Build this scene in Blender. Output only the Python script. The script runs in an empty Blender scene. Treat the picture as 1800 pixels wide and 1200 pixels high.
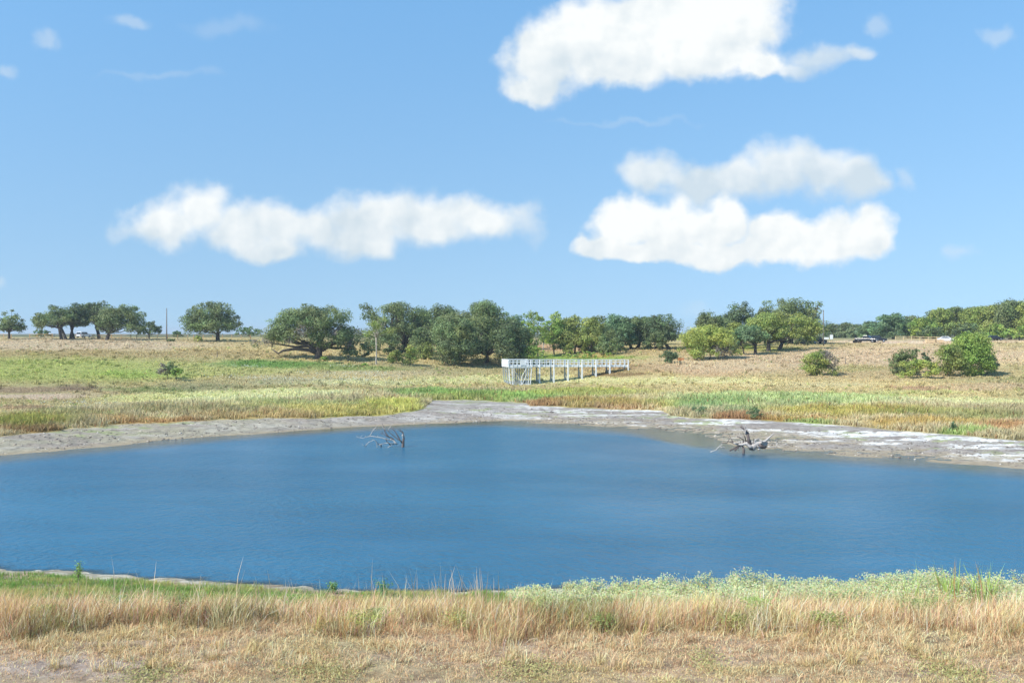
import bpy, math, random
import numpy as np
from mathutils import Vector

# ------------------------------------------------------------------ camera, world, sun, exposure
S = bpy.context.scene
CAMZ, F, HV = 11.0, 1750.0, 585.0        # eye height over the water, focal length and horizon row measured on the 1800 px photo
cam = bpy.data.objects.new('camera', bpy.data.cameras.new('camera'))
S.collection.objects.link(cam); S.camera = cam
cam.location = (0, 0, CAMZ); cam.rotation_euler = (math.radians(90), 0, 0)
cam.data.sensor_width = 36; cam.data.lens = 36*F/1800; cam.data.shift_y = -(600-HV)/1800
cam.data.clip_start = 0.1; cam.data.clip_end = 20000
S.view_settings.view_transform = 'Standard'; S.view_settings.look = 'None'
S.view_settings.gamma = 1; S.view_settings.exposure = 0.3
S.cycles.max_bounces = 6; S.cycles.transparent_max_bounces = 12

SUN_EL = math.radians(43); SUN_AZ = math.radians(180+58)      # clockwise from +Y: behind and to the left of the camera
sd = Vector((math.sin(SUN_AZ)*math.cos(SUN_EL), math.cos(SUN_AZ)*math.cos(SUN_EL), math.sin(SUN_EL)))
sun = bpy.data.objects.new('sun', bpy.data.lights.new('sun', 'SUN'))
S.collection.objects.link(sun); sun.data.energy = 4.9; sun.data.angle = math.radians(0.5); sun.data.color = (1, .955, .88)
sun.rotation_euler = sd.to_track_quat('Z', 'Y').to_euler(); sun.location = (-60, -40, 90)

W = bpy.data.worlds.new('World'); S.world = W; W.use_nodes = True
def world():
    nt = W.node_tree; N = nt.nodes; L = nt.links; N.clear()
    def nd(t, **k):
        n = N.new(t)
        for a, b in k.items(): setattr(n, a, b)
        return n
    def con(v, s):
        if isinstance(v, (int, float)): s.default_value = v
        elif isinstance(v, (tuple, list)): s.default_value = v
        else: L.new(v, s)
    def m(op, a, b=0.0, c=0.0, clamp=False):
        n = nd('ShaderNodeMath', operation=op); n.use_clamp = clamp
        con(a, n.inputs[0]); con(b, n.inputs[1]); con(c, n.inputs[2]); return n.outputs[0]
    def vm(op, a, b=(0,0,0), c=(0,0,0)):
        n = nd('ShaderNodeVectorMath', operation=op); con(a, n.inputs[0]); con(b, n.inputs[1])
        if op == 'MULTIPLY_ADD': con(c, n.inputs[2])
        return n.outputs['Value'] if op == 'LENGTH' else n.outputs[0]
    def noise(vec, sc, det=5, rough=.55, seed=0.0):
        n = nd('ShaderNodeTexNoise'); n.noise_dimensions = '2D' 
        L.new(vm('ADD', vec, (seed, seed*.7, 0)), n.inputs['Vector'])
        n.inputs['Scale'].default_value = sc; n.inputs['Detail'].default_value = det; n.inputs['Roughness'].default_value = rough
        return n.outputs['Fac']
    def mr(v, a, b, c=0.0, d=1.0, smooth=True):
        n = nd('ShaderNodeMapRange'); n.clamp = True
        if smooth: n.interpolation_type = 'SMOOTHSTEP'
        L.new(v, n.inputs[0])
        for i, q in enumerate((a, b, c, d)): n.inputs[i+1].default_value = q
        return n.outputs[0]
    sky = nd('ShaderNodeTexSky', sky_type='NISHITA'); sky.sun_disc = False
    sky.sun_elevation = SUN_EL; sky.sun_rotation = SUN_AZ; sky.altitude = 200
    sky.air_density = SKY['air']; sky.dust_density = SKY['dust']; sky.ozone_density = SKY['ozone']
    bg = nd('ShaderNodeBackground'); bg.inputs[1].default_value = SKY['strength']
    hs = nd('ShaderNodeHueSaturation'); hs.inputs['Saturation'].default_value = SKY['sat']; hs.inputs['Hue'].default_value = SKY['hue']
    g = nd('ShaderNodeTexCoord').outputs['Generated']
    L.new(vm('MULTIPLY_ADD', g, (1, 1, .75), (0, 0, .2)), sky.inputs[0])          # keeps the yellow rim of the model below the hills
    L.new(sky.outputs[0], hs.inputs['Color'])
    se = nd('ShaderNodeSeparateXYZ'); L.new(g, se.inputs[0]); el = mr(se.outputs[2], 0.0, .33, smooth=False)
    tn = nd('ShaderNodeMix', data_type='VECTOR'); L.new(el, tn.inputs[0]); tn.inputs[4].default_value = (1.17, 1.10, .93); tn.inputs[5].default_value = (1.12, 1.43, 1.38)
    L.new(vm('MULTIPLY', hs.outputs[0], tn.outputs[1]), bg.inputs[0])
    sx = nd('ShaderNodeSeparateXYZ'); L.new(g, sx.inputs[0])
    yy = m('MAXIMUM', sx.outputs[1], .05)
    cx = nd('ShaderNodeCombineXYZ'); L.new(m('DIVIDE', sx.outputs[0], yy), cx.inputs[0]); L.new(m('DIVIDE', sx.outputs[2], yy), cx.inputs[1])
    p = cx.outputs[0]                                        # tangent-plane sky direction, east and up
    # warp so that the cloud outlines billow
    nw = nd('ShaderNodeTexNoise'); nw.noise_dimensions = '2D'; L.new(p, nw.inputs['Vector']); nw.inputs['Scale'].default_value = 19; nw.inputs['Detail'].default_value = 4; nw.inputs['Roughness'].default_value = .5
    w1 = vm('MULTIPLY_ADD', nw.outputs['Color'], (.044, .036, 0), (-.022, -.018, 0))
    pw = vm('ADD', p, w1)
    def T(u, v): return ((u-900)/F, (HV-v)/F)
    def field(blobs):
        acc = None
        for (u, v, ru, rv) in blobs:
            x, y = T(u, v); ix, iy = F/ru/1.10, F/rv/1.14
            l = vm('LENGTH', vm('MULTIPLY_ADD', pw, (ix, iy, 0), (-x*ix, -y*iy, 0)))
            if acc is None: acc = l
            else:
                acc = m('SMOOTH_MIN', acc, l, .28)
        return acc
    A = [(958,108,78,72),(1050,68,115,85),(1170,45,140,95),(1290,30,105,85),(1240,92,120,48),(1330,108,62,30),(935,158,46,34),(1080,118,110,42)]
    A2 = [(1440,102,78,28),(1395,118,50,22),(1495,96,32,19)]
    B = [(290,392,72,52),(355,372,70,54),(425,404,66,48),(490,402,88,54),(560,404,66,42),(655,390,100,56),(640,430,84,36),(755,388,100,50),(850,382,84,42),(462,440,72,24)]
    C = [(1148,306,64,42),(1235,328,105,36),(1300,312,70,40),(1368,294,92,54),(1445,306,90,48),(1512,320,60,42)]
    Dn = [(1110,392,72,50),(1062,436,58,27),(1180,400,92,52),(1270,395,66,48),(1372,412,76,48),(1480,415,98,50),(1300,446,160,28),(1150,445,120,22),(1525,412,55,46)]
    faint = [(70,65,28,24),(225,38,48,14),(8,128,30,16),(1748,65,24,28),(1695,446,32,20),(2,497,22,18),(1535,42,30,22),(1592,308,28,22),(918,392,32,46),(212,412,34,20)]
    fainter = [(280,132,130,9),(1222,545,36,20),(400,50,90,20),(1100,215,160,8)]
    n1 = noise(p, 42, 6, .52, 3.1); n0 = noise(p, 9, 3, .5, 8.3)
    def dens(f, soft, amp, op=1.0):
        q = m('MULTIPLY_ADD', m('SUBTRACT', n1, .5), amp, f)
        return m('MULTIPLY', mr(q, 1.0, 1.0-soft), op)
    fA, fA2, fB, fC, fD = field(A), field(A2), field(B), field(C), field(Dn)
    dA, dB, dD = dens(fA, .46, .40, .99), dens(fB, .62, .38, .96), dens(fD, .44, .40, 1.0)
    dA2, dC = dens(fA2, .8, .5, .74), dens(fC, .66, .38, .9)
    fF = dens(field(faint), .85, .9, .34); fG = dens(field(fainter), .9, .9, .15)
    # relief of the billows: lit from the upper left, greyer low down
    def relief(sc, e, seed):
        a = noise(p, sc, 4, .5, seed); b = noise(vm('ADD', p, (e, -e*.9, 0)), sc, 4, .5, seed)
        return m('SUBTRACT', a, b)
    rl = m('ADD', m('MULTIPLY', relief(14, .014, 5.2), 1.5), m('MULTIPLY', relief(38, .006, 1.7), .7))
    sp_ = nd('ShaderNodeSeparateXYZ'); L.new(pw, sp_.inputs[0])
    def shade(f, base, vc, hh, k=.42):                       # tops sunlit, flat bases grey
        up = m('MULTIPLY', m('SUBTRACT', sp_.outputs[1], (HV-vc)/F), k*F/hh)
        s = m('ADD', m('ADD', m('MULTIPLY', rl, 1.1), base), up)
        s = m('ADD', s, m('MULTIPLY', m('SUBTRACT', n0, .5), 1.2))
        return mr(s, 0.0, 1.0, smooth=False)
    ramp_pairs = [(dC, shade(fC, .30, 312, 50)), (dA2, shade(fA2, .30, 100, 60)), (dA, shade(fA, .68, 110, 110)), (dB, shade(fB, .52, 402, 55)), (dD, shade(fD, .86, 420, 60)), (fF, None), (fG, None)]
    cur = bg.outputs[0]
    for d, s in ramp_pairs:
        mc = nd('ShaderNodeMix', data_type='RGBA')
        mc.inputs[6].default_value = (.62, .71, .77, 1); mc.inputs[7].default_value = (.90, .925, .92, 1)
        if s is None: mc.inputs[0].default_value = .35
        else: L.new(s, mc.inputs[0])
        cb = nd('ShaderNodeBackground'); L.new(mc.outputs[2], cb.inputs[0]); cb.inputs[1].default_value = .90
        front = m('MULTIPLY', d, mr(sx.outputs[1], .06, .2))
        mx = nd('ShaderNodeMixShader'); L.new(front, mx.inputs[0]); L.new(cur, mx.inputs[1]); L.new(cb.outputs[0], mx.inputs[2])
        cur = mx.outputs[0]
    L.new(cur, nd('ShaderNodeOutputWorld').inputs[0])
SKY = dict(air=1.0, dust=0.0, ozone=3.0, strength=.15, sat=1.0, hue=.5)
world()

# ------------------------------------------------------------------ helpers
def lin(c):
    c = np.asarray(c, float)/255.
    return np.where(c < .04045, c/12.92, ((c+.055)/1.055)**2.4)
def h2(ix, iy, s):
    with np.errstate(over='ignore'):
        h = (ix.astype(np.int64)*374761393 + iy.astype(np.int64)*668265263 + s*1442695041) & 0xffffffff
        h = ((h ^ (h >> 13))*1274126177) & 0xffffffff
        h = ((h ^ (h >> 16))*2246822519) & 0xffffffff
    return ((h ^ (h >> 15)) & 0xffffff)/float(0xffffff)
def vn(x, y, s=0):
    x = np.asarray(x, float); y = np.asarray(y, float)
    ix = np.floor(x); iy = np.floor(y); fx = x-ix; fy = y-iy
    fx = fx*fx*(3-2*fx); fy = fy*fy*(3-2*fy)
    a = h2(ix, iy, s); b = h2(ix+1, iy, s); c = h2(ix, iy+1, s); d = h2(ix+1, iy+1, s)
    return (a*(1-fx)+b*fx)*(1-fy)+(c*(1-fx)+d*fx)*fy
def fbm(x, y, o=4, s=0):
    t = 0; a = .5; n = 0
    for i in range(o):
        t = t+a*vn(x*2**i+i*17.3, y*2**i-i*9.1, s+i); n += a; a *= .5
    return t/n
def sstep(a, b, x):
    t = np.clip((x-a)/(b-a), 0, 1); return t*t*(3-2*t)
def tag(o, label=None, cat=None, group=None, kind=None):
    if label: o['label'] = label
    if cat: o['category'] = cat
    if group: o['group'] = group
    if kind: o['kind'] = kind
    return o
def mesh_np(name, V, Fc, mat, col=None, parent=None, smooth=False):
    V = np.asarray(V, np.float32); Fc = np.asarray(Fc, np.int32); k = Fc.shape[1]
    me = bpy.data.meshes.new(name)
    me.vertices.add(len(V)); me.vertices.foreach_set('co', V.ravel())
    me.loops.add(Fc.size); me.loops.foreach_set('vertex_index', Fc.ravel())
    me.polygons.add(len(Fc)); me.polygons.foreach_set('loop_start', np.arange(0, Fc.size, k, dtype=np.int32))
    if smooth: me.polygons.foreach_set('use_smooth', np.ones(len(Fc), bool))
    if col is not None:
        a = me.color_attributes.new('Col', 'FLOAT_COLOR', 'POINT')
        c4 = np.ones((len(V), 4), np.float32); c4[:, :3] = col; a.data.foreach_set('color', c4.ravel())
    me.update(calc_edges=True); me.validate()
    me.materials.append(mat)
    o = bpy.data.objects.new(name, me); S.collection.objects.link(o)
    if parent: o.parent = parent
    return o
def empty(name, loc, label, cat, group=None, rz=0):
    o = bpy.data.objects.new(name, None); S.collection.objects.link(o); o.location = loc; o.rotation_euler = (0, 0, rz)
    o.empty_display_size = .3
    return tag(o, label, cat, group)
class MB:                                                     # collects boxes, bars, tubes into one mesh
    def __init__(s): s.v = []; s.f = []
    def add(s, v, f):
        n = len(s.v); s.v += [tuple(map(float, q)) for q in v]; s.f += [tuple(n+i for i in q) for q in f]; return s
    def box(s, a, b):
        x0, y0, z0 = a; x1, y1, z1 = b
        return s.add([(x0,y0,z0),(x1,y0,z0),(x1,y1,z0),(x0,y1,z0),(x0,y0,z1),(x1,y0,z1),(x1,y1,z1),(x0,y1,z1)],
                     [(0,3,2,1),(4,5,6,7),(0,1,5,4),(1,2,6,5),(2,3,7,6),(3,0,4,7)])
    def bar(s, p, q, w, d=None):
        p, q = Vector(p), Vector(q); d = d or w; a = (q-p).normalized()
        r = a.cross(Vector((0,0,1))) if abs(a.z) < .95 else a.cross(Vector((0,1,0)))
        r.normalize(); t = r.cross(a); V = []
        for c in (p, q):
            for i, j in ((-1,-1),(1,-1),(1,1),(-1,1)): V.append(c+r*(i*w/2)+t*(j*d/2))
        return s.add(V, [(0,1,2,3),(7,6,5,4),(0,4,5,1),(1,5,6,2),(2,6,7,3),(3,7,4,0)])
    def tube(s, pts, rad, n=8):
        pts = [Vector(p) for p in pts]; V = []; Fq = []
        for i, p in enumerate(pts):
            a = (pts[min(i+1, len(pts)-1)]-pts[max(i-1, 0)]).normalized()
            r = a.cross(Vector((0,1,0.05))) if abs(a.y) < .9 else a.cross(Vector((0,0,1)))
            r.normalize(); t = r.cross(a)
            for k in range(n):
                an = 2*math.pi*k/n; V.append(p+(r*math.cos(an)+t*math.sin(an))*rad[i])
        for i in range(len(pts)-1):
            for k in range(n): Fq.append((i*n+k, i*n+(k+1) % n, (i+1)*n+(k+1) % n, (i+1)*n+k))
        Fq.append(tuple(range(n))); Fq.append(tuple((len(pts)-1)*n+k for k in reversed(range(n))))
        return s.add(V, Fq)
    def prism(s, poly, y0, y1):                                # polygon in x,z pushed along y
        n = len(poly)
        V = [(x, y0, z) for x, z in poly]+[(x, y1, z) for x, z in poly]
        return s.add(V, [tuple(range(n)), tuple(range(2*n-1, n-1, -1))]+[(i, i+n, (i+1) % n+n, (i+1) % n) for i in range(n)])
    def build(s, name, mat, parent=None, bevel=0, smooth=False):
        me = bpy.data.meshes.new(name); me.from_pydata(s.v, [], s.f); me.materials.append(mat)
        import bmesh
        b = bmesh.new(); b.from_mesh(me); bmesh.ops.recalc_face_normals(b, faces=b.faces); b.to_mesh(me); b.free()
        if smooth:
            me.polygons.foreach_set('use_smooth', np.ones(len(me.polygons), bool))
        o = bpy.data.objects.new(name, me); S.collection.objects.link(o)
        if parent: o.parent = parent
        if bevel:
            m = o.modifiers.new('bevel', 'BEVEL'); m.width = bevel; m.segments = 2
        return o

# ------------------------------------------------------------------ materials
def mat(name, col=(.5,.5,.5), rough=.8, metal=0, attr=False, var=0.0, vscale=5.0, bump=0.0, bscale=20.0, translucent=0.0, spec=.5, fine=0):
    m = bpy.data.materials.new(name); m.use_nodes = True; nt = m.node_tree; N = nt.nodes; L = nt.links
    b = N['Principled BSDF']; b.inputs['Roughness'].default_value = rough; b.inputs['Metallic'].default_value = metal
    b.inputs['Specular IOR Level'].default_value = spec; b.inputs['Base Color'].default_value = (*col, 1)
    src = None
    if attr:
        a = N.new('ShaderNodeAttribute'); a.attribute_name = 'Col'; src = a.outputs['Color']
    tc = N.new('ShaderNodeTexCoord').outputs['Object']
    if var:
        n = N.new('ShaderNodeTexNoise'); n.inputs['Scale'].default_value = vscale; n.inputs['Detail'].default_value = 6; L.new(tc, n.inputs['Vector'])
        mr = N.new('ShaderNodeMapRange'); L.new(n.outputs['Fac'], mr.inputs[0]); mr.inputs[1].default_value = .25; mr.inputs[2].default_value = .75
        mr.inputs[3].default_value = 1-var; mr.inputs[4].default_value = 1+var
        mx = N.new('ShaderNodeMix'); mx.data_type = 'RGBA'; mx.blend_type = 'MULTIPLY'; mx.inputs[0].default_value = 1
        if src is not None: L.new(src, mx.inputs[6])
        else: mx.inputs[6].default_value = (*col, 1)
        L.new(mr.outputs[0], mx.inputs[7]); src = mx.outputs[2]
    if fine:
        n = N.new('ShaderNodeTexNoise'); n.inputs['Scale'].default_value = fine; n.inputs['Detail'].default_value = 5; n.inputs['Roughness'].default_value = .7; L.new(tc, n.inputs['Vector'])
        mr = N.new('ShaderNodeMapRange'); L.new(n.outputs['Fac'], mr.inputs[0]); mr.inputs[1].default_value = .3; mr.inputs[2].default_value = .7
        mr.inputs[3].default_value = .76; mr.inputs[4].default_value = 1.18
        mx = N.new('ShaderNodeMix'); mx.data_type = 'RGBA'; mx.blend_type = 'MULTIPLY'; mx.inputs[0].default_value = 1
        L.new(src, mx.inputs[6]); L.new(mr.outputs[0], mx.inputs[7]); src = mx.outputs[2]
    if src is not None: L.new(src, b.inputs['Base Color'])
    if bump:
        n = N.new('ShaderNodeTexNoise'); n.inputs['Scale'].default_value = bscale; n.inputs['Detail'].default_value = 8; L.new(tc, n.inputs['Vector'])
        bp = N.new('ShaderNodeBump'); bp.inputs['Strength'].default_value = 1; bp.inputs['Distance'].default_value = bump
        L.new(n.outputs['Fac'], bp.inputs['Height']); L.new(bp.outputs[0], b.inputs['Normal'])
    if translucent:
        t = N.new('ShaderNodeBsdfTranslucent')
        if src is not None: L.new(src, t.inputs['Color'])
        else: t.inputs['Color'].default_value = (*col, 1)
        ms = N.new('ShaderNodeMixShader'); ms.inputs[0].default_value = translucent
        L.new(b.outputs[0], ms.inputs[1]); L.new(t.outputs[0], ms.inputs[2]); L.new(ms.outputs[0], N['Material Output'].inputs[0])
    return m
M = dict(
    ground=mat('ground', rough=.95, attr=True, var=.22, vscale=1.3, bump=.05, bscale=7, spec=.1, fine=6),
    blade=mat('dry_blade', rough=.75, attr=True, translucent=.3, spec=.15),
    reed=mat('reed_blade', rough=.7, attr=True, translucent=.3, spec=.15),
    leaf=mat('leaf', rough=.6, attr=True, translucent=.34, spec=.3),
    bark=mat('bark', (.085,.07,.058), .95, var=.35, vscale=3, bump=.04, bscale=9),
    palebark=mat('pale_bark', (.36,.32,.26), .9, var=.25, vscale=3, bump=.02, bscale=9),
    drift=mat('driftwood', (.44,.40,.36), .9, var=.35, vscale=2.5, bump=.02, bscale=16),
    darkdrift=mat('dark_driftwood', (.12,.095,.085), .85, var=.35, vscale=2.5, bump=.02, bscale=16),  # darker wood tone for the dark limbs
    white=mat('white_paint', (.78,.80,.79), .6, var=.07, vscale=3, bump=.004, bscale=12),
    whiteshade=mat('shaded_white_paint', (.36,.41,.42), .7, var=.14, vscale=3),  # white paint darkened in colour, for jetty timbers standing in shade
    wood=mat('fresh_wood', (.58,.36,.18), .8, var=.2, vscale=3),
    greywood=mat('grey_wood', (.17,.15,.13), .9, var=.3, vscale=4),
    yellow=mat('yellow_wood', (.66,.50,.27), .8, var=.1, vscale=4),
    orange=mat('orange_mesh', (.50,.17,.05), .8, var=.2, vscale=6),
    black=mat('dark_paint', (.015,.018,.028), .25, var=.1, spec=.6),
    silver=mat('silver_paint', (.38,.42,.47), .3, metal=.4, var=.05),
    whitecar=mat('white_paint_car', (.72,.73,.75), .3, var=.05),
    glass=mat('tinted_glass', (.02,.03,.04), .06, var=.02, spec=.8),
    tyre=mat('tyre', (.012,.012,.012), .9, var=.1),
    rim=mat('rim', (.45,.45,.47), .35, metal=.8, var=.05),
    lamp=mat('lamp_glass', (.7,.7,.66), .2, var=.03),
    redlamp=mat('tail_glass', (.35,.02,.015), .3, var=.03),
    metal=mat('grey_metal', (.25,.26,.27), .5, metal=.5, var=.1),
    lumber=mat('new_lumber', (.72,.52,.30), .85, var=.15, vscale=2),
    petal=mat('petal', (.75,.75,.66), .8, attr=True, translucent=.3),
)

# ------------------------------------------------------------------ the lie of the land (measured rows turned into distances and heights)
SHU = np.array([-1500,0,200,400,600,760,880,1000,1100,1200,1250,1290,1340,1440,1600,1800,3300.])
SHV = np.array([850,800,783,765,752,744,741,745,752,761,770,784,790,797,808,823,870.])
NSU = np.array([-1500,0,140,260,400,600,900,1800,3300.]); NSV = np.array([975,997,1008,1015,1022,1034,1037,1032,1000.])
MU = np.array([-1500,0,135,212,350,400,600,675,725,748,760,800,925,930,1012,1162,1178,1212,1277,1360,1467,1600,1700,1800,3300.])
MV = np.array([800,768,753,746,740,736,733,729,724,716,703,703,707,713,716,722,730,736,735,740,747,758,767,775,800.])
def toD(v): return F*CAMZ/(v-HV)
COL = {
 -1500: [(768,99),(735,113),(700,135),(685,150),(640,185),(612,225),(597,262)],
 0: [(768,99),(735,113),(700,135),(686,144),(674,147.5),(640,180),(612,225),(595,262)],
 200: [(747,112),(725,122),(700,140),(680,155),(640,187),(612,225),(595,260)],
 400: [(736,118),(700,145),(670,165),(640,192),(612,225),(599,250)],
 560: [(734,120),(700,147),(665,172),(645,188),(630,205),(612,230),(600,260)],
 700: [(728,128),(700,150),(670,172),(650,190),(638,205),(615,240),(604,275)],
 760: [(703,155),(680,175),(655,195),(640,212),(620,245),(608,280)],
 900: [(706,153),(680,180),(655,205),(640,220),(620,245),(610,280)],
 1000: [(715,144),(680,180),(665,192),(645,212),(630,230),(612,262)],
 1100: [(719,140),(690,162),(670,180),(646,192),(630,208),(615,235),(607,265)],
 1200: [(733,128),(700,150),(675,167),(650,183),(635,196),(615,230),(605,260)],
 1300: [(737,125),(700,148),(672,165),(650,180),(625,210),(610,240),(602,270)],
 1440: [(745,118),(715,133),(690,147),(662,170),(640,187),(615,225),(604,258)],
 1600: [(758,109),(725,125),(700,140),(662,165),(635,195),(612,230),(602,260)],
 1800: [(775,99),(730,120),(700,140),(660,168),(635,195),(610,232),(602,260)],
 3300: [(790,95),(730,118),(700,140),(660,168),(635,195),(610,232),(601,260)],
}
UG = np.arange(-1500, 3301, 20.); TG = np.concatenate([np.arange(0, 260, 1.5), np.geomspace(262, 4000, 40)])
def _table():
    ks = sorted(COL); rows = []
    for k in ks:
        ds = toD(np.interp(k, SHU, SHV)); t = [0.]; z = [0.]
        for v, D in COL[k]: t.append(D-ds); z.append(CAMZ-(v-HV)/F*D)
        t += [330-ds, 600-ds, 4000]; z += [9.6 if z[-1] > 8.6 else 9.0, 9.0, 7.0]
        rows.append(np.interp(TG, t, z))
    rows = np.array(rows); Z = np.array([np.interp(UG, ks, rows[:, j]) for j in range(len(TG))]).T
    for _ in range(3):                                        # soften along and across
        P = np.pad(Z, ((2,2),(0,0)), 'edge'); Z = (P[:-4]+2*P[1:-3]+3*P[2:-2]+2*P[3:-1]+P[4:])/9
    P = np.pad(Z, ((0,0),(1,1)), 'edge'); Z2 = (P[:, :-2]+2*P[:, 1:-1]+P[:, 2:])/4; Z2[:, :3] = Z[:, :3]
    return Z2
ZT = _table()
def uof(x, y): return 900+F*x/np.maximum(y, 1.)
def height(x, y, rough=True):
    x = np.atleast_1d(np.asarray(x, float)); y = np.atleast_1d(np.asarray(y, float))
    u = np.clip(uof(x, y), -1490, 3290); t = y-toD(np.interp(u, SHU, SHV))
    fu = (u-UG[0])/20.; iu = np.clip(fu.astype(int), 0, len(UG)-2); fu = fu-iu
    tt = np.clip(t, 0, 3999); it = np.clip(np.searchsorted(TG, tt, side='right')-1, 0, len(TG)-2)
    ft = (tt-TG[it])/(TG[it+1]-TG[it])
    z = (ZT[iu, it]*(1-fu)+ZT[iu+1, it]*fu)*(1-ft)+(ZT[iu, it+1]*(1-fu)+ZT[iu+1, it+1]*fu)*ft
    sl = .09-.077*np.exp(-((u-1205)/70.)**2)-.03*np.exp(-((u-1000)/130.)**2)
    bed = np.where(t < 0, np.maximum(t*sl+np.minimum(t+9, 0)*.12, -3.), 0)
    dn = toD(np.interp(u, NSU, NSV)); dn = dn+(fbm(x/2.6, y*0, 3, 14)-.5)*1.6+(fbm(x/.7, y*0, 2, 15)-.5)*.35; nb = -np.maximum(y-dn, 0)*.30
    z = np.where(t < 0, np.maximum(bed, nb), z)
    s = np.clip((dn-y)/(dn-21.), 0, 1.0); dam = 5*np.where(s > .9, .9+.1*(1-np.exp(-(s-.9)/.05)) , s)
    dam = np.interp(np.clip((dn-y)/(dn-21.), 0, 1.1), [0, .12, .33, .5, .75, .93, 1.0, 1.1], [0, .22, .72, 1.35, 3.1, 4.55, 4.88, 5.0])
    z = np.where(y < dn, dam, z)
    if rough:
        hill = sstep(0, 40, t); near = np.where(y < dn, 1., 0.)
        mud = ((t > -3) & (t < 30)).astype(float)*sstep(30, 18, t)
        z = z+hill*(fbm(x/13., y/13., 3, 5)-.5)*.5+hill*(fbm(x/3.5, y/3.5, 3, 6)-.5)*.16
        ridg = np.abs(fbm(x/5.+y/22., y/1.7, 4, 9)-.5)
        z = z+mud*((fbm(x/9., y/4., 4, 8)-.5)*.22+(fbm(x/.7, y/.6, 3, 3)-.5)*.26*sstep(0, 3, t)+(.12-ridg)*.35*sstep(1, 6, t))
        z = z+near*((fbm(x/4., y/4., 3, 11)-.5)*.16*sstep(0, 3, dn-y)+(fbm(x/.6, y/.6, 3, 12)-.5)*.09)
        z = np.where((t > 60) & (t < 400), z, z)
    side = np.clip((np.abs(x)-150)*.08, 0, 6)*sstep(25, 60, y)
    return np.where((t < 5) & (y > dn-5), np.maximum(z, np.where(side > 0, side-3, -9)), z)
def HZ(x, y): return float(height(x, y)[0])
def PX(u, v, D): return Vector(((u-900)/F*D, D, CAMZ-(v-HV)/F*D))
def GP(u, D):                                                 # ground point below image column u at distance D
    x = (u-900)/F*D; return Vector((x, D, HZ(x, D)))

# plant cover colours and one painted jetty shadow, patch by patch (photo columns and rows of the ground they grow on)
PATCH = [
 # left slope
 (120,605,330,14,(207,187,154),.9),(250,622,420,8,(176,156,108),.6),(100,650,360,27,(176,182,104),.95),(260,655,120,10,(160,182,88),.7),
 (400,648,200,15,(182,182,116),.85),(480,640,120,8,(110,148,70),.85),(620,646,110,8,(130,150,80),.7),(60,684,125,7,(146,120,100),.6),(150,680,60,6,(118,94,80),.55),(60,697,140,6,(206,182,158),.8),
 (200,690,110,7,(188,165,128),.6),(100,715,150,8,(205,196,150),.7),(40,718,60,8,(170,140,110),.6),(280,685,100,7,(140,152,92),.7),(360,680,90,7,(150,150,110),.6),
 (60,742,110,14,(158,158,62),.95),(60,757,110,6,(140,105,52),.7),(205,738,55,8,(190,158,92),.7),(130,728,90,6,(150,150,80),.6),(300,742,90,5,(178,130,70),.7),
 (330,700,180,13,(210,208,142),.85),(470,692,200,12,(214,212,150),.9),(560,672,170,7,(178,176,140),.6),(330,722,150,8,(158,152,88),.7),
 (560,716,190,9,(168,172,96),.8),(470,733,160,8,(188,162,96),.8),(640,726,130,11,(190,180,86),.9),(700,712,70,12,(190,190,80),.9),(560,722,120,6,(192,180,92),.7),
 (480,708,90,5,(150,170,90),.6),
 # middle
 (700,655,130,8,(196,182,140),.7),(900,668,280,9,(214,208,150),.85),(650,672,150,6,(208,204,150),.8),(860,640,90,5,(176,160,120),.5),
 (760,690,120,9,(136,168,80),.9),(890,695,170,8,(150,184,78),.9),(900,700,130,5,(120,165,70),.6),(820,700,110,5,(168,172,80),.7),(1040,690,150,9,(176,180,84),.85),
 (960,708,50,8,(164,118,64),.8),(1060,708,110,8,(182,160,76),.85),(1100,716,80,5,(172,132,82),.6),(1180,712,80,8,(176,178,80),.7),
 (990,610,110,10,(204,168,130),.8),(1040,628,110,7,(140,176,72),.85),(1050,626,50,5,(206,160,100),.6),(930,625,60,6,(140,160,70),.7),
 (1150,620,110,12,(196,172,122),.7),(1130,645,140,10,(176,150,106),.8),(1080,658,60,5,(136,110,74),.7),(1250,650,120,12,(188,158,118),.8),  # the darkest brown patch paints the walkway's shadow on the slope
 (1230,668,170,7,(216,206,150),.85),(1120,672,110,6,(210,202,140),.8),
 # right
 (1320,640,230,22,(205,183,146),.9),(1600,625,330,24,(207,183,148),.9),(1700,600,260,6,(208,184,150),.8),(1550,601,140,3,(224,196,166),.9),(1340,612,90,5,(176,178,98),.7),
 (1560,655,250,16,(190,170,128),.7),(1500,648,90,8,(168,162,104),.6),(1430,675,150,6,(210,198,150),.6),(1610,683,70,4,(168,128,108),.5),(1750,680,120,8,(196,172,136),.7),
 (1350,703,230,17,(172,192,114),.75),(1480,702,170,12,(180,196,120),.7),(1260,708,70,10,(152,184,100),.6),(1230,716,50,7,(134,172,100),.6),(1325,722,55,6,(142,176,106),.6),
 (1310,733,60,6,(166,118,70),.8),(1400,737,90,5,(178,140,64),.7),(1500,724,190,9,(188,176,76),.9),(1700,705,170,10,(206,204,146),.9),(1600,690,130,5,(196,196,128),.6),
 (1650,727,140,7,(160,160,80),.8),(1620,745,130,9,(196,166,80),.85),(1760,752,60,9,(186,132,76),.75),(1740,735,110,7,(140,146,74),.7),(1690,762,80,5,(150,190,84),.7),(1420,742,60,3,(150,190,84),.6),
]
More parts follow.
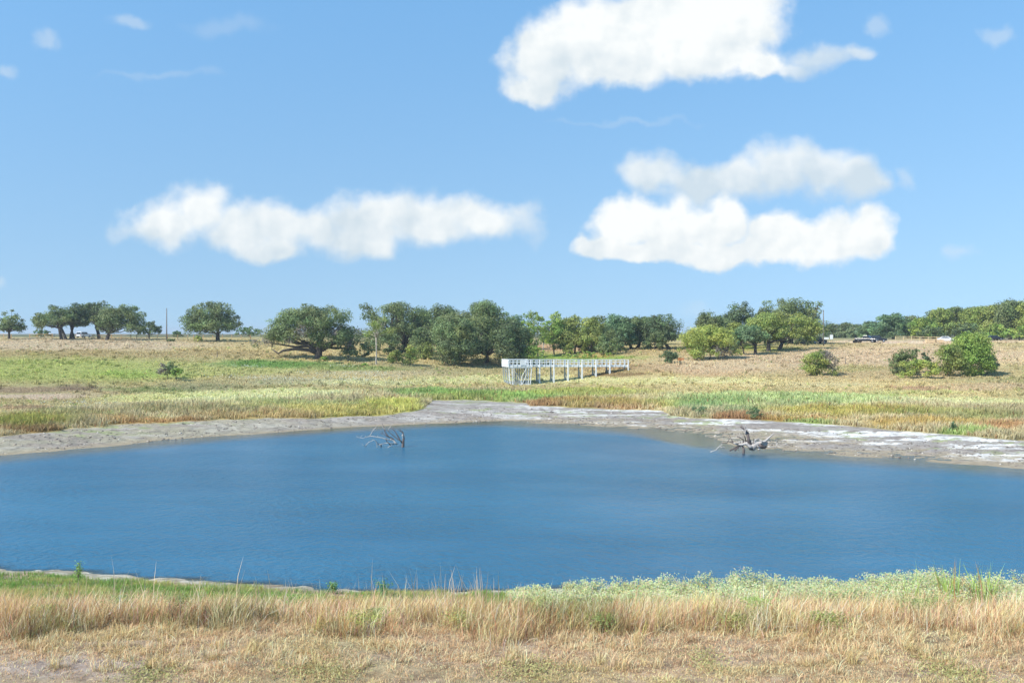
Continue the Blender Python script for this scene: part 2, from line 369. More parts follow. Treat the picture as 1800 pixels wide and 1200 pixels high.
def cover(x, y, z):
    u = uof(x, y); v = HV+F*(CAMZ-z)/np.maximum(y, 5)
    k = np.clip(y/100., .5, 3)
    uu = u+(fbm(x/9., y/9., 4, 31)-.5)*90/k+(fbm(x/1.6, y/3., 2, 32)-.5)*40; vv = v+(fbm(x/7., y/11., 4, 33)-.5)*9+(fbm(x/2., y/4., 2, 34)-.5)*4
    c = np.empty((len(x), 3)); c[:] = (190, 176, 124)
    c += ((fbm(x/20., y/20., 3, 41)-.5)*46)[:, None]*np.array([1, .7, .5])
    for (pu, pv, ru, rv, pc, w) in PATCH:
        d = np.sqrt(((uu-pu)/ru)**2+((vv-pv)/rv)**2)
        q = (w*(1-sstep(.45, 1.12, d)))[:, None]; c = c*(1-q)+np.array(pc)*q
    return c, u, v
def mudcol(x, y, z, t, u):
    gr = fbm(x/5., y/2.5, 4, 52); fine = fbm(x/.8, y/.8, 3, 58)
    c = np.empty((len(x), 3)); c[:] = (174, 166, 156)
    lf = sstep(900, 300, u)[:, None]; c = c*(1-lf)+np.array((172, 164, 142))*lf
    q = sstep(.46, .62, gr)[:, None]; c = c*(1-q*.6)+np.array((160, 148, 138))*q*.6
    q = (sstep(.50, .60, fbm(x/6.+y/10.+fine*.5, y/2.2+fine*.7, 5, 53))*.95*sstep(1.0, 4, t)*np.clip(.22+.85*sstep(600, 1300, u), 0, 1))[:, None]; c = c*(1-q)+np.array((240, 237, 229))*q
    q = (sstep(.60, .72, fine)*.45)[:, None]; c = c*(1-q)+np.array((128, 120, 112))*q
    q = (sstep(.60, .70, fbm(x/4., y/2., 4, 57))*sstep(4, 9, t)*.6*(fine > .45))[:, None]; c = c*(1-q)+np.array((158, 170, 110))*q
    q = (sstep(.13, .0, z)*.9)[:, None]; c = c*(1-q)+np.array((176, 160, 132))*q
    return c

# ------------------------------------------------------------------ ground and water
def build_ground():
    aa = np.concatenate([np.linspace(-3.2, -.52, 40, endpoint=False), np.linspace(-.52, .52, 760), np.linspace(.52, 3.2, 41)[1:]])
    yy = np.concatenate([np.linspace(-55, 12, 16, endpoint=False), np.linspace(12, 50, 330, endpoint=False), np.linspace(50, 76, 16, endpoint=False),
                         np.linspace(76, 160, 380, endpoint=False), np.linspace(160, 290, 210, endpoint=False), np.geomspace(290, 4500, 60)])
    A, Y = np.meshgrid(aa, yy); X = A*(Y+60); x = X.ravel(); y = Y.ravel(); z = height(x, y)
    c, u, v = cover(x, y, z)
    t = y-toD(np.interp(np.clip(u, -1490, 3290), SHU, SHV)); mv = np.interp(u, MU, MV)
    edge = v+(fbm(x/2.5, y/2.5, 3, 61)-.5)*5
    m = sstep(-1.0, 1.0, edge-mv)[:, None]*(y > 60)[:, None]
    veg = c*.97                                              # litter and soil between the stems
    c = veg*(1-m)+mudcol(x, y, z, t, u)*m
    dn = toD(np.interp(np.clip(u, -1490, 3290), NSU, NSV))
    near = (y < 60)
    soil = np.empty_like(c); soil[:] = (190, 164, 136)
    q = sstep(.42, .62, fbm(x/2.2, y/1.3, 4, 71))[:, None]*.6; soil = soil*(1-q)+np.array((168, 150, 132))*q
    q = sstep(.5, .66, fbm(x/3., y/1.6, 4, 72))[:, None]*.5; soil = soil*(1-q)+np.array((172, 160, 112))*q
    bare = (1-sstep(.5, 1.1, np.sqrt(((u-120)/230.)**2+((v-1170)/26.)**2)))[:, None]; soil = soil*(1-bare*.9)+np.array((176, 160, 148))*bare*.9
    q = (sstep(.5, .68, fbm(x/.25, y/.25, 3, 74))*.4)[:, None]; soil = soil*(1-q)+np.array((112, 90, 70))*q
    crust = sstep(1.9, .5, dn-y+(fbm(x/1.5, y/1.5, 3, 73)-.5)*3.4)[:, None]; soil = soil*(1-crust)+(np.array((186, 178, 158))-(fbm(x/.5, y/.4, 3, 75)[:, None]-.45)*130)*crust
    c = np.where(near[:, None], soil, c)
    c = lin(np.clip(c, 0, 255))*.80
    far = sstep(300, 420, y)[:, None]; c = c*(1-far)+np.array((.13, .14, .065))*far
    n = len(aa); i, j = np.meshgrid(np.arange(len(yy)-1), np.arange(n-1), indexing='ij'); a = (i*n+j).ravel()
    o = mesh_np('ground', np.stack([x, y, z], 1), np.stack([a, a+1, a+n+1, a+n], 1), M['ground'], c, smooth=True)
    tag(o, kind='structure')
build_ground()

def water_mat():
    m = bpy.data.materials.new('water'); m.use_nodes = True; nt = m.node_tree; N = nt.nodes; L = nt.links
    b = N['Principled BSDF']; b.inputs['Roughness'].default_value = .2; b.inputs['IOR'].default_value = 1.33
    at = N.new('ShaderNodeAttribute'); at.attribute_name = 'Col'
    sp = N.new('ShaderNodeSeparateColor'); L.new(at.outputs['Color'], sp.inputs[0])      # red: how deep the water is
    tc = N.new('ShaderNodeTexCoord')
    def nz(scx, scy, det, rough=.6):
        mp = N.new('ShaderNodeMapping'); L.new(tc.outputs['Object'], mp.inputs[0]); mp.inputs['Scale'].default_value = (scx, scy, 1); mp.inputs['Rotation'].default_value = (0,0,.12)
        n = N.new('ShaderNodeTexNoise'); L.new(mp.outputs[0], n.inputs['Vector']); n.inputs['Scale'].default_value = 1; n.inputs['Detail'].default_value = det; n.inputs['Roughness'].default_value = rough
        return n.outputs['Fac']
    big = nz(.03, .06, 3)
    cr = N.new('ShaderNodeValToRGB'); L.new(big, cr.inputs[0])
    cr.color_ramp.elements[0].position = .35; cr.color_ramp.elements[0].color = (.015, .115, .208, 1)
    cr.color_ramp.elements[1].position = .68; cr.color_ramp.elements[1].color = (.025, .152, .258, 1)
    L.new(cr.outputs[0], b.inputs['Base Color'])
    def mth(op, a, bb):
        n = N.new('ShaderNodeMath'); n.operation = op
        for k, q in enumerate((a, bb)):
            if isinstance(q, float): n.inputs[k].default_value = q
            else: L.new(q, n.inputs[k])
        return n.outputs[0]
    hgt = mth('ADD', mth('MULTIPLY', nz(2.0, 1.5, 4, .7), .62), mth('MULTIPLY', nz(.35, .5, 2), .35))
    amp = N.new('ShaderNodeMapRange'); L.new(sp.outputs[1], amp.inputs[0]); amp.inputs[3].default_value = .25; amp.inputs[4].default_value = 1
    bp = N.new('ShaderNodeBump'); bp.inputs['Distance'].default_value = .36
    wp = N.new('ShaderNodeMapRange'); L.new(nz(.045, .09, 4), wp.inputs[0]); wp.inputs[1].default_value = .35; wp.inputs[2].default_value = .65; wp.inputs[3].default_value = .45; wp.inputs[4].default_value = 1.25
    L.new(hgt, bp.inputs['Height']); L.new(mth('MULTIPLY', amp.outputs[0], wp.outputs[0]), bp.inputs['Strength']); L.new(bp.outputs[0], b.inputs['Normal'])
    # shallow edge: the bed shows through under a reflecting skin
    tr = N.new('ShaderNodeBsdfTransparent'); gl = N.new('ShaderNodeBsdfGlossy'); gl.inputs['Roughness'].default_value = .1; L.new(bp.outputs[0], gl.inputs['Normal'])
    tr.inputs[0].default_value = (.78, .86, .84, 1)
    fr = N.new('ShaderNodeFresnel'); fr.inputs[0].default_value = 1.33; L.new(bp.outputs[0], fr.inputs['Normal'])
    sh = N.new('ShaderNodeMixShader'); L.new(fr.outputs[0], sh.inputs[0]); L.new(tr.outputs[0], sh.inputs[1]); L.new(gl.outputs[0], sh.inputs[2])
    mx = N.new('ShaderNodeMixShader'); L.new(sp.outputs[0], mx.inputs[0]); L.new(sh.outputs[0], mx.inputs[1]); L.new(b.outputs[0], mx.inputs[2])
    L.new(mx.outputs[0], N['Material Output'].inputs[0]); return m
def build_water():
    aa = np.linspace(-1.1, 1.1, 420); yy = np.concatenate([np.linspace(34, 76, 60, endpoint=False), np.linspace(76, 128, 160)])
    A, Y = np.meshgrid(aa, yy); x = (A*(Y+60)).ravel(); y = Y.ravel(); d = -height(x, y)
    c = np.zeros((len(x), 3)); c[:, 0] = np.where(y < 60, sstep(.0, .12, d), sstep(.10, .75, d)); c[:, 1] = np.where(y < 60, 1, sstep(.1, 1.0, d))
    n = len(aa); i, j = np.meshgrid(np.arange(len(yy)-1), np.arange(n-1), indexing='ij'); a = (i*n+j).ravel()
    tag(mesh_np('water', np.stack([x, y, np.zeros(len(x))], 1), np.stack([a, a+1, a+n+1, a+n], 1), water_mat(), c, smooth=True), kind='structure')
build_water()

# ------------------------------------------------------------------ blades and leaves
R = np.random.default_rng(7)
def blades(name, x, y, h, w, col, m, lean=.35, wind=(.25, .05), z=None, tipgain=1.12, basegain=.72, kind='stuff', parent=None, rng=R, face=False):
    n = len(x); z = height(x, y) if z is None else z
    an = rng.uniform(0, 2*np.pi, n); ln = rng.rayleigh(lean, n)*h
    lx = np.cos(an)*ln+wind[0]*h; ly = np.sin(an)*ln+wind[1]*h
    fa = rng.uniform(0, np.pi, n)*(0 if face else 1)+(rng.uniform(-.6, .6, n) if face else 0); wx = np.cos(fa)*w/2; wy = np.sin(fa)*w/2
    zt = h*np.sqrt(np.maximum(1-np.minimum((ln/h)**2, .8), .1))
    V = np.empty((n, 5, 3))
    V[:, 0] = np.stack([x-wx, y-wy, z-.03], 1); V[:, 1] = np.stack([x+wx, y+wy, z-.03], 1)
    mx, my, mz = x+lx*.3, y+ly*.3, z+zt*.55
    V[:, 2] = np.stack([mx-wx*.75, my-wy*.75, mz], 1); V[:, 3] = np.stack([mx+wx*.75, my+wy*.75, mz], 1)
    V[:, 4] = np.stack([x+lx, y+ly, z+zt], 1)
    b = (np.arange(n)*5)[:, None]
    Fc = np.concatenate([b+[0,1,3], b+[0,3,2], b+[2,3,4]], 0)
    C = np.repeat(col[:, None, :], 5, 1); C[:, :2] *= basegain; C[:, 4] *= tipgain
    o = mesh_np(name, V.reshape(-1, 3), Fc, m, C.reshape(-1, 3), parent)
    if kind: tag(o, kind=kind)
    return o
def leafquads(P, Nrm, s, col, rng=R):
    n = len(P); r = rng.normal(size=(n, 3)); t = np.cross(Nrm, r); t /= np.linalg.norm(t, axis=1)[:, None]+1e-9
    b = np.cross(Nrm, t); s = np.broadcast_to(s, (n,))[:, None]
    V = np.stack([P-t*s*.62, P+b*s*.40, P+t*s*.62, P-b*s*.40], 1)
    Fc = (np.arange(n)*4)[:, None]+np.arange(4)
    return V.reshape(-1, 3), Fc, np.repeat(col, 4, 0)

def scatter_far():
    # meadow, reeds and sedge on the far side, sampled evenly as seen from the dam
    n = 700000
    a = R.uniform(-.68, .68, n); y = np.exp(R.uniform(math.log(92), math.log(285), n)); x = a*y
    z = height(x, y); c, u, v = cover(x, y, z); mv = np.interp(u, MU, MV)
    edge = v+(fbm(x/2.5, y/2.5, 3, 61)-.5)*5
    k = edge < mv-.5-R.exponential(.6, n)
    track = (np.abs(y-262-(x-90)*.04) < 3)&(x > 75)
    scar = (u < 200)&(v > 674)&(v < 700)&(R.random(n) < .75)
    k &= ~track & ~scar
    x, y, z, c, u, v = x[k], y[k], z[k], c[k], u[k], v[k]; n = len(x)
    wet = sstep(-1, 1, (v-(np.interp(u, [0,300,700,900,1200,1500,1800], [725,705,683,682,690,695,715])))/6.)
    clump = fbm(x/2.2, y/3.2, 3, 81); big = fbm(x/8., y/8., 3, 82)
    hh = (.05+.16*big)*(1-wet)+(.30+.70*clump)*wet
    hh *= R.uniform(.65, 1.3, n)*(.7+.6*clump)
    w = y*.00075*R.uniform(.7, 1.5, n)
    ds = (.10+.16*wet)[:, None]; c = c*(1-ds)+c.mean(1)[:, None]*ds
    cc = lin(np.clip(c, 0, 255))
    cl = (.80+.55*fbm(x/1.6, y/2.6, 3, 83))[:, None]*(.75+.45*fbm(x/6., y/9., 3, 84))[:, None]
    cc = cc*(cl*(.35+.65*wet[:, None])+.85*(.65-.65*wet[:, None]))*(1+R.normal(0, .09, n)[:, None]+R.normal(0, .025, (n, 3)))
    # a scatter of brown seed heads and bare dry stems
    q = R.random(n) < .05; cc[q] = lin((150,112,78))*R.uniform(.6, 1.2, q.sum())[:, None]
    cc = cc*(1+.10*(1-wet))[:, None]*np.array([1.03, 1, 1.0]); cc = np.clip(cc*1.2, .004, .8)
    reed = wet > .5
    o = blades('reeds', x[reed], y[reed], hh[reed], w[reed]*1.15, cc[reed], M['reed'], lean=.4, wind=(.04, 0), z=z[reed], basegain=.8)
    tag(o, 'green and golden reeds and sedge along the far mud bank of the pond', 'reeds')
    g = ~reed
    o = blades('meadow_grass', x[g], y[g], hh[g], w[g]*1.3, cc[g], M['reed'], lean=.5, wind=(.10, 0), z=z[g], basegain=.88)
    tag(o, 'dry pinkish and green meadow grass covering the slopes beyond the pond', 'grass')
    nt_ = 5200; a = R.uniform(-.58, .58, nt_); y = np.exp(R.uniform(math.log(120), math.log(262), nt_)); x = a*y; z = height(x, y); c, u, v = cover(x, y, z); mv = np.interp(u, MU, MV)
    k = (v < mv-14)&(fbm(x/6., y/9., 3, 87) > .44)&~((np.abs(y-262-(x-90)*.04) < 4)&(x > 75)); x, y, z, c = x[k], y[k], z[k], c[k]; nt_ = len(x); per = 16
    xx = (x[:, None]+R.normal(0, .22, (nt_, per))).ravel(); yy = (y[:, None]+R.normal(0, .3, (nt_, per))).ravel(); hh = np.repeat(R.uniform(.2, .6, nt_), per)*R.uniform(.5, 1.2, nt_*per)
    cc = np.repeat(lin(np.clip(c*R.uniform(.8, 1.1, (nt_, 1)), 0, 255)), per, 0)*1.15*R.uniform(.8, 1.2, (nt_*per, 1))
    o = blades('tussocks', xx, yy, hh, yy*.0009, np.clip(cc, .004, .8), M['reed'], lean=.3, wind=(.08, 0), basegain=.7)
    tag(o, 'taller tussocks of dry grass scattered over the slopes beyond the pond', 'grass', kind='stuff')
    nw_ = 9000; a = R.uniform(-.58, .58, nw_); y = np.exp(R.uniform(math.log(95), math.log(230), nw_)); x = a*y
    z = height(x, y); c, u, v = cover(x, y, z); mv = np.interp(u, MU, MV); wt = sstep(-25, 25, v-(mv-40))
    k = (v < mv-1.5) & (R.random(nw_) < (.12+.88*wt)*(.3+1.2*sstep(.42, .6, fbm(x/5., y/7., 3, 86)))) & ~((u < 200)&(v > 672)&(v < 700)); x, y, z, c, wt = x[k], y[k], z[k], c[k], wt[k]; m_ = len(x); per = 34
    sz = (.16+.30*R.random(m_)**2)*(.7+.7*wt); d = R.normal(size=(m_, per, 3)); d /= np.linalg.norm(d, axis=2)[..., None]; rr = R.random((m_, per, 1))**.4
    P = np.stack([x, y, z+sz*.55], 1)[:, None]+d*rr*sz[:, None, None]*np.array([1.25, 1.25, 1.0])
    cg = np.where(R.random((m_, 1)) < .45, c*.55+np.array([130,158,84])*.45, c*np.where(R.random((m_, 1)) < .5, 1.0, .82))
    cc = lin(np.clip(cg, 0, 255))*1.35*R.uniform(.75, 1.2, (m_, 1)); cc = np.clip(np.repeat(cc, per, 0)*R.uniform(.7, 1.3, (m_*per, 1)), .004, .8)
    nn = (d*.7+R.normal(size=d.shape)*.5+[0, 0, .4]).reshape(-1, 3); nn /= np.linalg.norm(nn, axis=1)[:, None]
    V, Fc, C = leafquads(P.reshape(-1, 3), nn, np.repeat(y*.0011, per)*R.uniform(.6, 1.2, m_*per), cc)
    tag(mesh_np('meadow_weeds', V, Fc, M['leaf'], C), 'low leafy weeds dotted through the reeds and meadow beyond the pond', 'weeds', kind='stuff')
    # white wild flowers on the lower slope
    pts = []
    for (pu, pv, ru, rv, num) in [(470,668,90,4,420),(620,662,80,6,420),(560,656,60,3,130),(430,646,50,3,90),(655,655,50,5,200),(600,640,30,2,50),(170,716,90,3,120)]:
        pts.append(np.stack([R.normal(pu, ru*.5, num), R.normal(pv, rv*.5, num)], 1))
    p = np.concatenate(pts); D = np.interp(p[:, 1], [640,646,668,700,718], [190,186,168,146,128]); x = (p[:, 0]-900)/F*D; z = height(x, D)+R.uniform(.25, .5, len(x))
    P = np.stack([x, D, z], 1); nn = R.normal(size=(len(x), 3))+[-.3, -.6, .9]; nn /= np.linalg.norm(nn, axis=1)[:, None]
    V, Fc, C = leafquads(P, nn, R.uniform(.07, .2, len(x)), np.tile([.62,.64,.52], (len(x), 1)))
    tag(mesh_np('wild_flowers', V, Fc, M['petal'], C), 'white wildflowers sprinkled over the slope below the big spreading oak', 'flowers', kind='stuff')
scatter_far()

def scatter_near():
    def pal(n, x, y, names):
        idx = R.random(n); out = np.zeros((n, 3)); acc = 0
        for c, p in names:
            k = (idx >= acc) & (idx < acc+p); out[k] = lin(c); acc += p
        out[idx >= acc] = lin(names[0][0])
        return out
    # tall dry grass on the slope of the dam
    nc = 20500; per = 17
    yc = np.sqrt(R.uniform(20.2**2, 42.8**2, nc)); yc = np.where(R.random(nc) < .75, 19.3+R.uniform(0, 1, nc)**1.15*9.5, yc); uc = R.uniform(-450, 2250, nc); xc = (uc-900)/F*yc
    dn = toD(np.interp(uc, NSU, NSV)); keep = yc < dn-2.6
    keep &= ~((uc < 900) & (yc > 31+R.normal(0, 1.2, nc)))
    keep &= ~((uc > 930) & (yc > 36.5+R.normal(0, .7, nc)))
    keep &= fbm(xc/1.7, yc/1.7, 3, 90) > .30
    keep &= yc > 20.2+(fbm(xc/1.6, yc*0, 3, 89)-.5)*3.0
    xc, yc, uc = xc[keep], yc[keep], uc[keep]; nc = len(xc)
    per = 17
    sp = R.uniform(.08, .30, nc)
    x = (xc[:, None]+R.normal(size=(nc, per))*sp[:, None]).ravel(); y = (yc[:, None]+R.normal(size=(nc, per))*sp[:, None]).ravel()
    hc = np.clip(R.normal(.50, .13, nc), .22, 1.0)*(.72+.56*fbm(xc/3., yc/3., 3, 91)); h = np.repeat(hc, per)*R.uniform(.4, 1.25, nc*per)
    big = fbm(xc/2.5, yc/1.6, 3, 92)
    base = np.where((big > .52)[:, None], np.array([212,178,138]), np.array([192,162,120])).astype(float)
    grn = sstep(.56, .68, fbm(xc/1.8, yc/1.5, 3, 93))[:, None]; base = base*(1-grn*.8)+np.array([166,158,100])*grn*.55
    left = (sstep(36, 39, yc)*(uc < 900))[:, None]; base = base*(1-left*.5)+np.array([170,172,100])*left*.5
    r = R.random((nc, 1)); base = np.where(r < .12, np.array([156,112,82]), base); base = np.where(r > .86, np.array([228,205,160]), base)
    col = np.repeat(lin(np.clip(base+R.normal(0, 9, (nc, 3)), 0, 255)), per, 0)*np.clip(R.normal(1, .3, (nc*per, 1)), .4, 1.8)
    # leaning direction shared inside a clump
    o = blades('dry_grass', x, y, h, R.uniform(.006, .016, len(x))*(y/24.), np.clip(col*1.42, .01, .92), M['blade'], lean=.46, wind=(.14, .02), basegain=.5, tipgain=1.2)  # bases darkened in colour: brown stems plus shade between the clumps
    tag(o, 'tall dry tan grass with olive tufts covering the near bank of the pond', 'grass', kind='stuff')
    # short trampled grass and litter along the crest
    n = 255000; y = R.uniform(14.4, 21.2, n); x = R.uniform(-.72, .72, n)*y
    u = uof(x, y); bare = (1-sstep(.5, 1.1, np.sqrt(((u-120)/220.)**2+((y-17.5)/.9)**2)))*.8
    k = (fbm(x/.8, y/.6, 4, 94) > R.uniform(.12, .50, n)) & (R.random(n) > bare*.85); x, y = x[k], y[k]; n = len(x)
    grn = sstep(.52, .66, fbm(x/1.5, y/.8, 3, 95)); lowg = sstep(17.4, 16.9, y+(fbm(x/2., y, 3, 96)-.5)*1.4)*.7
    base = np.where(R.random((n, 1)) < .5, np.array([200,168,130]), np.array([186,150,116])).astype(float)
    g = np.clip(grn*.35+lowg*.8, 0, .8)[:, None]; base = base*(1-g)+np.array([182,166,114])*g
    h = R.gamma(3, .030, n)*(.6+.8*sstep(17.5, 20.5, y))*(.5+1.1*sstep(.4, .65, fbm(x/.35, y/.3, 2, 110)))
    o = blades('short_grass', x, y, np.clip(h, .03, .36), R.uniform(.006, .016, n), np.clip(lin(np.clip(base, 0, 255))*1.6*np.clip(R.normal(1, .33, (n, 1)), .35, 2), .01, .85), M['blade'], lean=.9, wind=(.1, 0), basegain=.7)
    tag(o, 'short dry trampled grass with bare soil patches along the nearest strip of the bank', 'grass', kind='stuff')
    # knee high tufts between the trampled strip and the tall grass
    nt_ = 820; yc = R.uniform(17.6, 20.3, nt_); xc = R.uniform(-.72, .72, nt_)*yc; k = fbm(xc/1.2, yc/.8, 3, 111) > .46; xc, yc = xc[k], yc[k]; nt_ = len(xc); per = 26
    x = (xc[:, None]+R.normal(0, .06, (nt_, per))).ravel(); y = (yc[:, None]+R.normal(0, .05, (nt_, per))).ravel(); h = np.repeat(R.uniform(.12, .36, nt_), per)*R.uniform(.4, 1.2, nt_*per)
    cc = np.repeat(np.where(R.random((nt_, 1)) < .6, np.array([216,184,144]), np.array([192,168,120])), per, 0)
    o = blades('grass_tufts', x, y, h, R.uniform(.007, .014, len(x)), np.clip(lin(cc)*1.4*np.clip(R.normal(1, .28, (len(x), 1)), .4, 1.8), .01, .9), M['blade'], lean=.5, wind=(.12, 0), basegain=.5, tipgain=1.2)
    tag(o, 'knee high straw tufts along the foot of the tall dry grass', 'grass', kind='stuff')
    # low green broad leaved weeds among the dry grass
    P, C_ = [], []
    for (u_, v_, du, cl) in [(310,1052,28,(140,150,90)),(215,1050,26,(140,158,92)),(1330,1056,34,(166,186,110)),(1645,1052,30,(150,168,96)),(1610,1072,34,(158,168,108)),(665,1088,26,(150,158,96)),(640,1108,36,(156,166,84)),(810,1100,26,(160,162,96)),(1450,1112,40,(150,156,90)),(1060,1112,24,(138,154,86)),
                         (1290,1108,34,(160,160,96)),(520,1048,24,(128,160,84)),(955,1062,24,(164,170,110)),(1675,1190,80,(168,166,108)),(260,1196,70,(170,164,110)),(1240,1176,40,(170,164,110)),(560,1190,90,(170,164,110)),(930,1192,80,(170,164,110)),(90,1080,30,(160,160,96))]:
        D = float(np.interp(v_, [1045,1115,1200], [22.2,20.3,17.3])); k_ = int(26*du); top = .50 if v_ < 1080 else (.30 if v_ < 1120 else .06)
        xx = (R.normal(u_, du*.45, k_)-900)/F*D; k_ = k_ if v_ < 1150 else int(k_*.5); xx = xx[:k_]; yy = R.normal(D, .22 if v_ < 1150 else .4, k_); zz = height(xx, yy)+top*R.random(k_)**.5+.02
        P.append(np.stack([xx, yy, zz], 1)); C_.append(np.tile(lin(cl), (k_, 1))*R.uniform(.8, 1.5, (k_, 1)))
    P = np.concatenate(P); C_ = np.concatenate(C_); nn = R.normal(size=P.shape)*.6+[0, -.2, .8]; nn /= np.linalg.norm(nn, axis=1)[:, None]
    V, Fc, C = leafquads(P, nn, R.uniform(.02, .045, len(P)), C_)
    tag(mesh_np('bank_weeds', V, Fc, M['leaf'], C), 'low green leafy weeds growing in patches among the dry grass of the near bank', 'weeds', kind='stuff')
    # crumbled clods and debris on the mud
    n = 7000; u = R.uniform(-60, 1860, n); ds = toD(np.interp(u, SHU, SHV)); y = ds+R.uniform(.3, 26, n)*R.uniform(.3, 1, n); x = (u-900)/F*y; z = height(x, y); uu = u; v = HV+F*(CAMZ-z)/y
    k = (v > np.interp(uu, MU, MV)+1)&(fbm(x/3., y/2., 3, 120) > .45); x, y, z = x[k], y[k], z[k]; n = len(x)
    O = np.array([(1,0,0),(-1,0,0),(0,1,0),(0,-1,0),(0,0,1),(0,0,-1)], float); sz = (.04+.12*R.random(n)**3)[:, None, None]
    V = np.stack([x, y, z], 1)[:, None]+O*sz*R.uniform(.6, 1.4, (n, 6, 1))*np.array([1.3, 1, .6]); fc = np.array([(0,2,4),(2,1,4),(1,3,4),(3,0,4),(2,0,5),(1,2,5),(3,1,5),(0,3,5)])
    Fc = (np.arange(n)*6)[:, None, None]+fc; c = np.where(R.random((n, 1)) < .15, np.array([212,204,190.]), np.array([140,130,120.])); c = lin(c)*R.uniform(.6, 1.1, (n, 1))
    tag(mesh_np('mud_clods', V.reshape(-1, 3), Fc.reshape(-1, 3), M['ground'], np.repeat(c, 6, 0)), 'pale and dark crumbled clods strewn over the exposed mud shore', 'mud clods', kind='stuff')
    # green sward above the near shore, on the left
    n = 150000; y = R.uniform(35, 46, n); u = R.uniform(-450, 900, n); x = (u-900)/F*y; dn = toD(np.interp(u, NSU, NSV))
    k = (y < dn-.1-2.6*fbm(x/1.1, y/1.1, 3, 97)**1.3) & (R.random(n) < .35+.65*sstep(.4, .55, fbm(x/2.2, y/1.6, 3, 98))); x, y, u = x[k], y[k], u[k]; n = len(x)
    h = .10+.20*fbm(x/1.3, y, 3, 99)*R.uniform(.5, 1.4, n)
    q = sstep(.4, .6, fbm(x/2.5, y/1.2, 3, 100))[:, None]; base = np.array([136,168,84])*q+np.array([184,184,112])*(1-q)
    o = blades('green_grass', x, y, h, R.uniform(.012, .026, n), lin(np.clip(base+R.normal(0, 10, (n, 3)), 0, 255)), M['blade'], lean=.4, wind=(.05, 0), basegain=.7)
    tag(o, 'low green grass above the pale crusted near shore at the left', 'grass', kind='stuff')
    # pale silvery leafed weeds massed along the near shore at the right
    ns = 4900; us = R.uniform(895, 2250, ns); ys = R.uniform(35.8, 41.6, ns); xs = (us-900)/F*ys
    k = (fbm(xs/1.6, ys/1.6, 3, 101)+np.clip((us-900)/500., -.2, .12) > .40)&(ys > 38.5-1.6*sstep(1000, 1250, us)-1.2*fbm(xs/2., ys, 3, 105)); xs, ys, us = xs[k], ys[k], us[k]; ns = len(xs)
    hs = 1.16*(.32+.80*fbm(xs/2.2, ys/3., 3, 102))*R.uniform(.55, 1.2, ns)*np.clip(.35+(us-900)/420., .35, 1)
    per = 60; q = R.random((ns, per))**.6
    th = R.uniform(0, 2*np.pi, (ns, per)); rr = R.uniform(.02, .22, (ns, per))*(.5+.6*q)
    X = (xs[:, None]+np.cos(th)*rr).ravel(); Y = (ys[:, None]+np.sin(th)*rr).ravel(); gz = height(xs, ys)
    Z = (gz[:, None]+hs[:, None]*q).ravel(); nn = R.normal(size=(len(X), 3))*.8+[-.2, -.3, .8]; nn /= np.linalg.norm(nn, axis=1)[:, None]
    hue = fbm(xs/1.2, ys/1.5, 3, 103)[:, None, None]; a = np.array([212,214,164.]); b = np.array([140,150,86.])
    base = a*q[..., None]+b*(1-q[..., None])+(hue-.5)*40
    V, Fc, C = leafquads(np.stack([X, Y, Z], 1), nn, R.uniform(.03, .07, len(X)), lin(np.clip(base.reshape(-1, 3)+R.normal(0, 12, (len(X), 3)), 0, 255)))
    tag(mesh_np('silvery_weeds', V, Fc, M['leaf'], C), 'pale silvery green weeds massed along the near shore at the right', 'weeds', kind='stuff')
    # tall thin dry stems that stand above the rest against the water
    us, ys = [], []
    for (c, s, k) in [(235,25,9),(265,10,3),(190,15,3),(440,35,7),(550,20,5),(740,20,12),(790,25,32),(850,14,16),(905,10,3),(1370,12,2),(1400,10,2),(1255,5,1),(1120,40,4),(1600,60,8),(360,60,6),(650,30,6)]:
        us += list(R.normal(c, s, k)); ys += list(R.uniform(34, 40.5, k))
    us = np.array(us); ys = np.array(ys); xs = (us-900)/F*ys; h = R.uniform(.9, 1.9, len(us))
    o = blades('dry_stems', xs, ys, h, R.uniform(.022, .036, len(us)), np.tile(lin((226,200,168)), (len(us), 1))*R.uniform(.7, 1.2, (len(us), 1)), M['blade'], lean=.16, wind=(.0, 0), face=True)
    tag(o, 'tall bleached grass stems rising above the near bank against the blue water', 'stems', kind='stuff')
scatter_near()

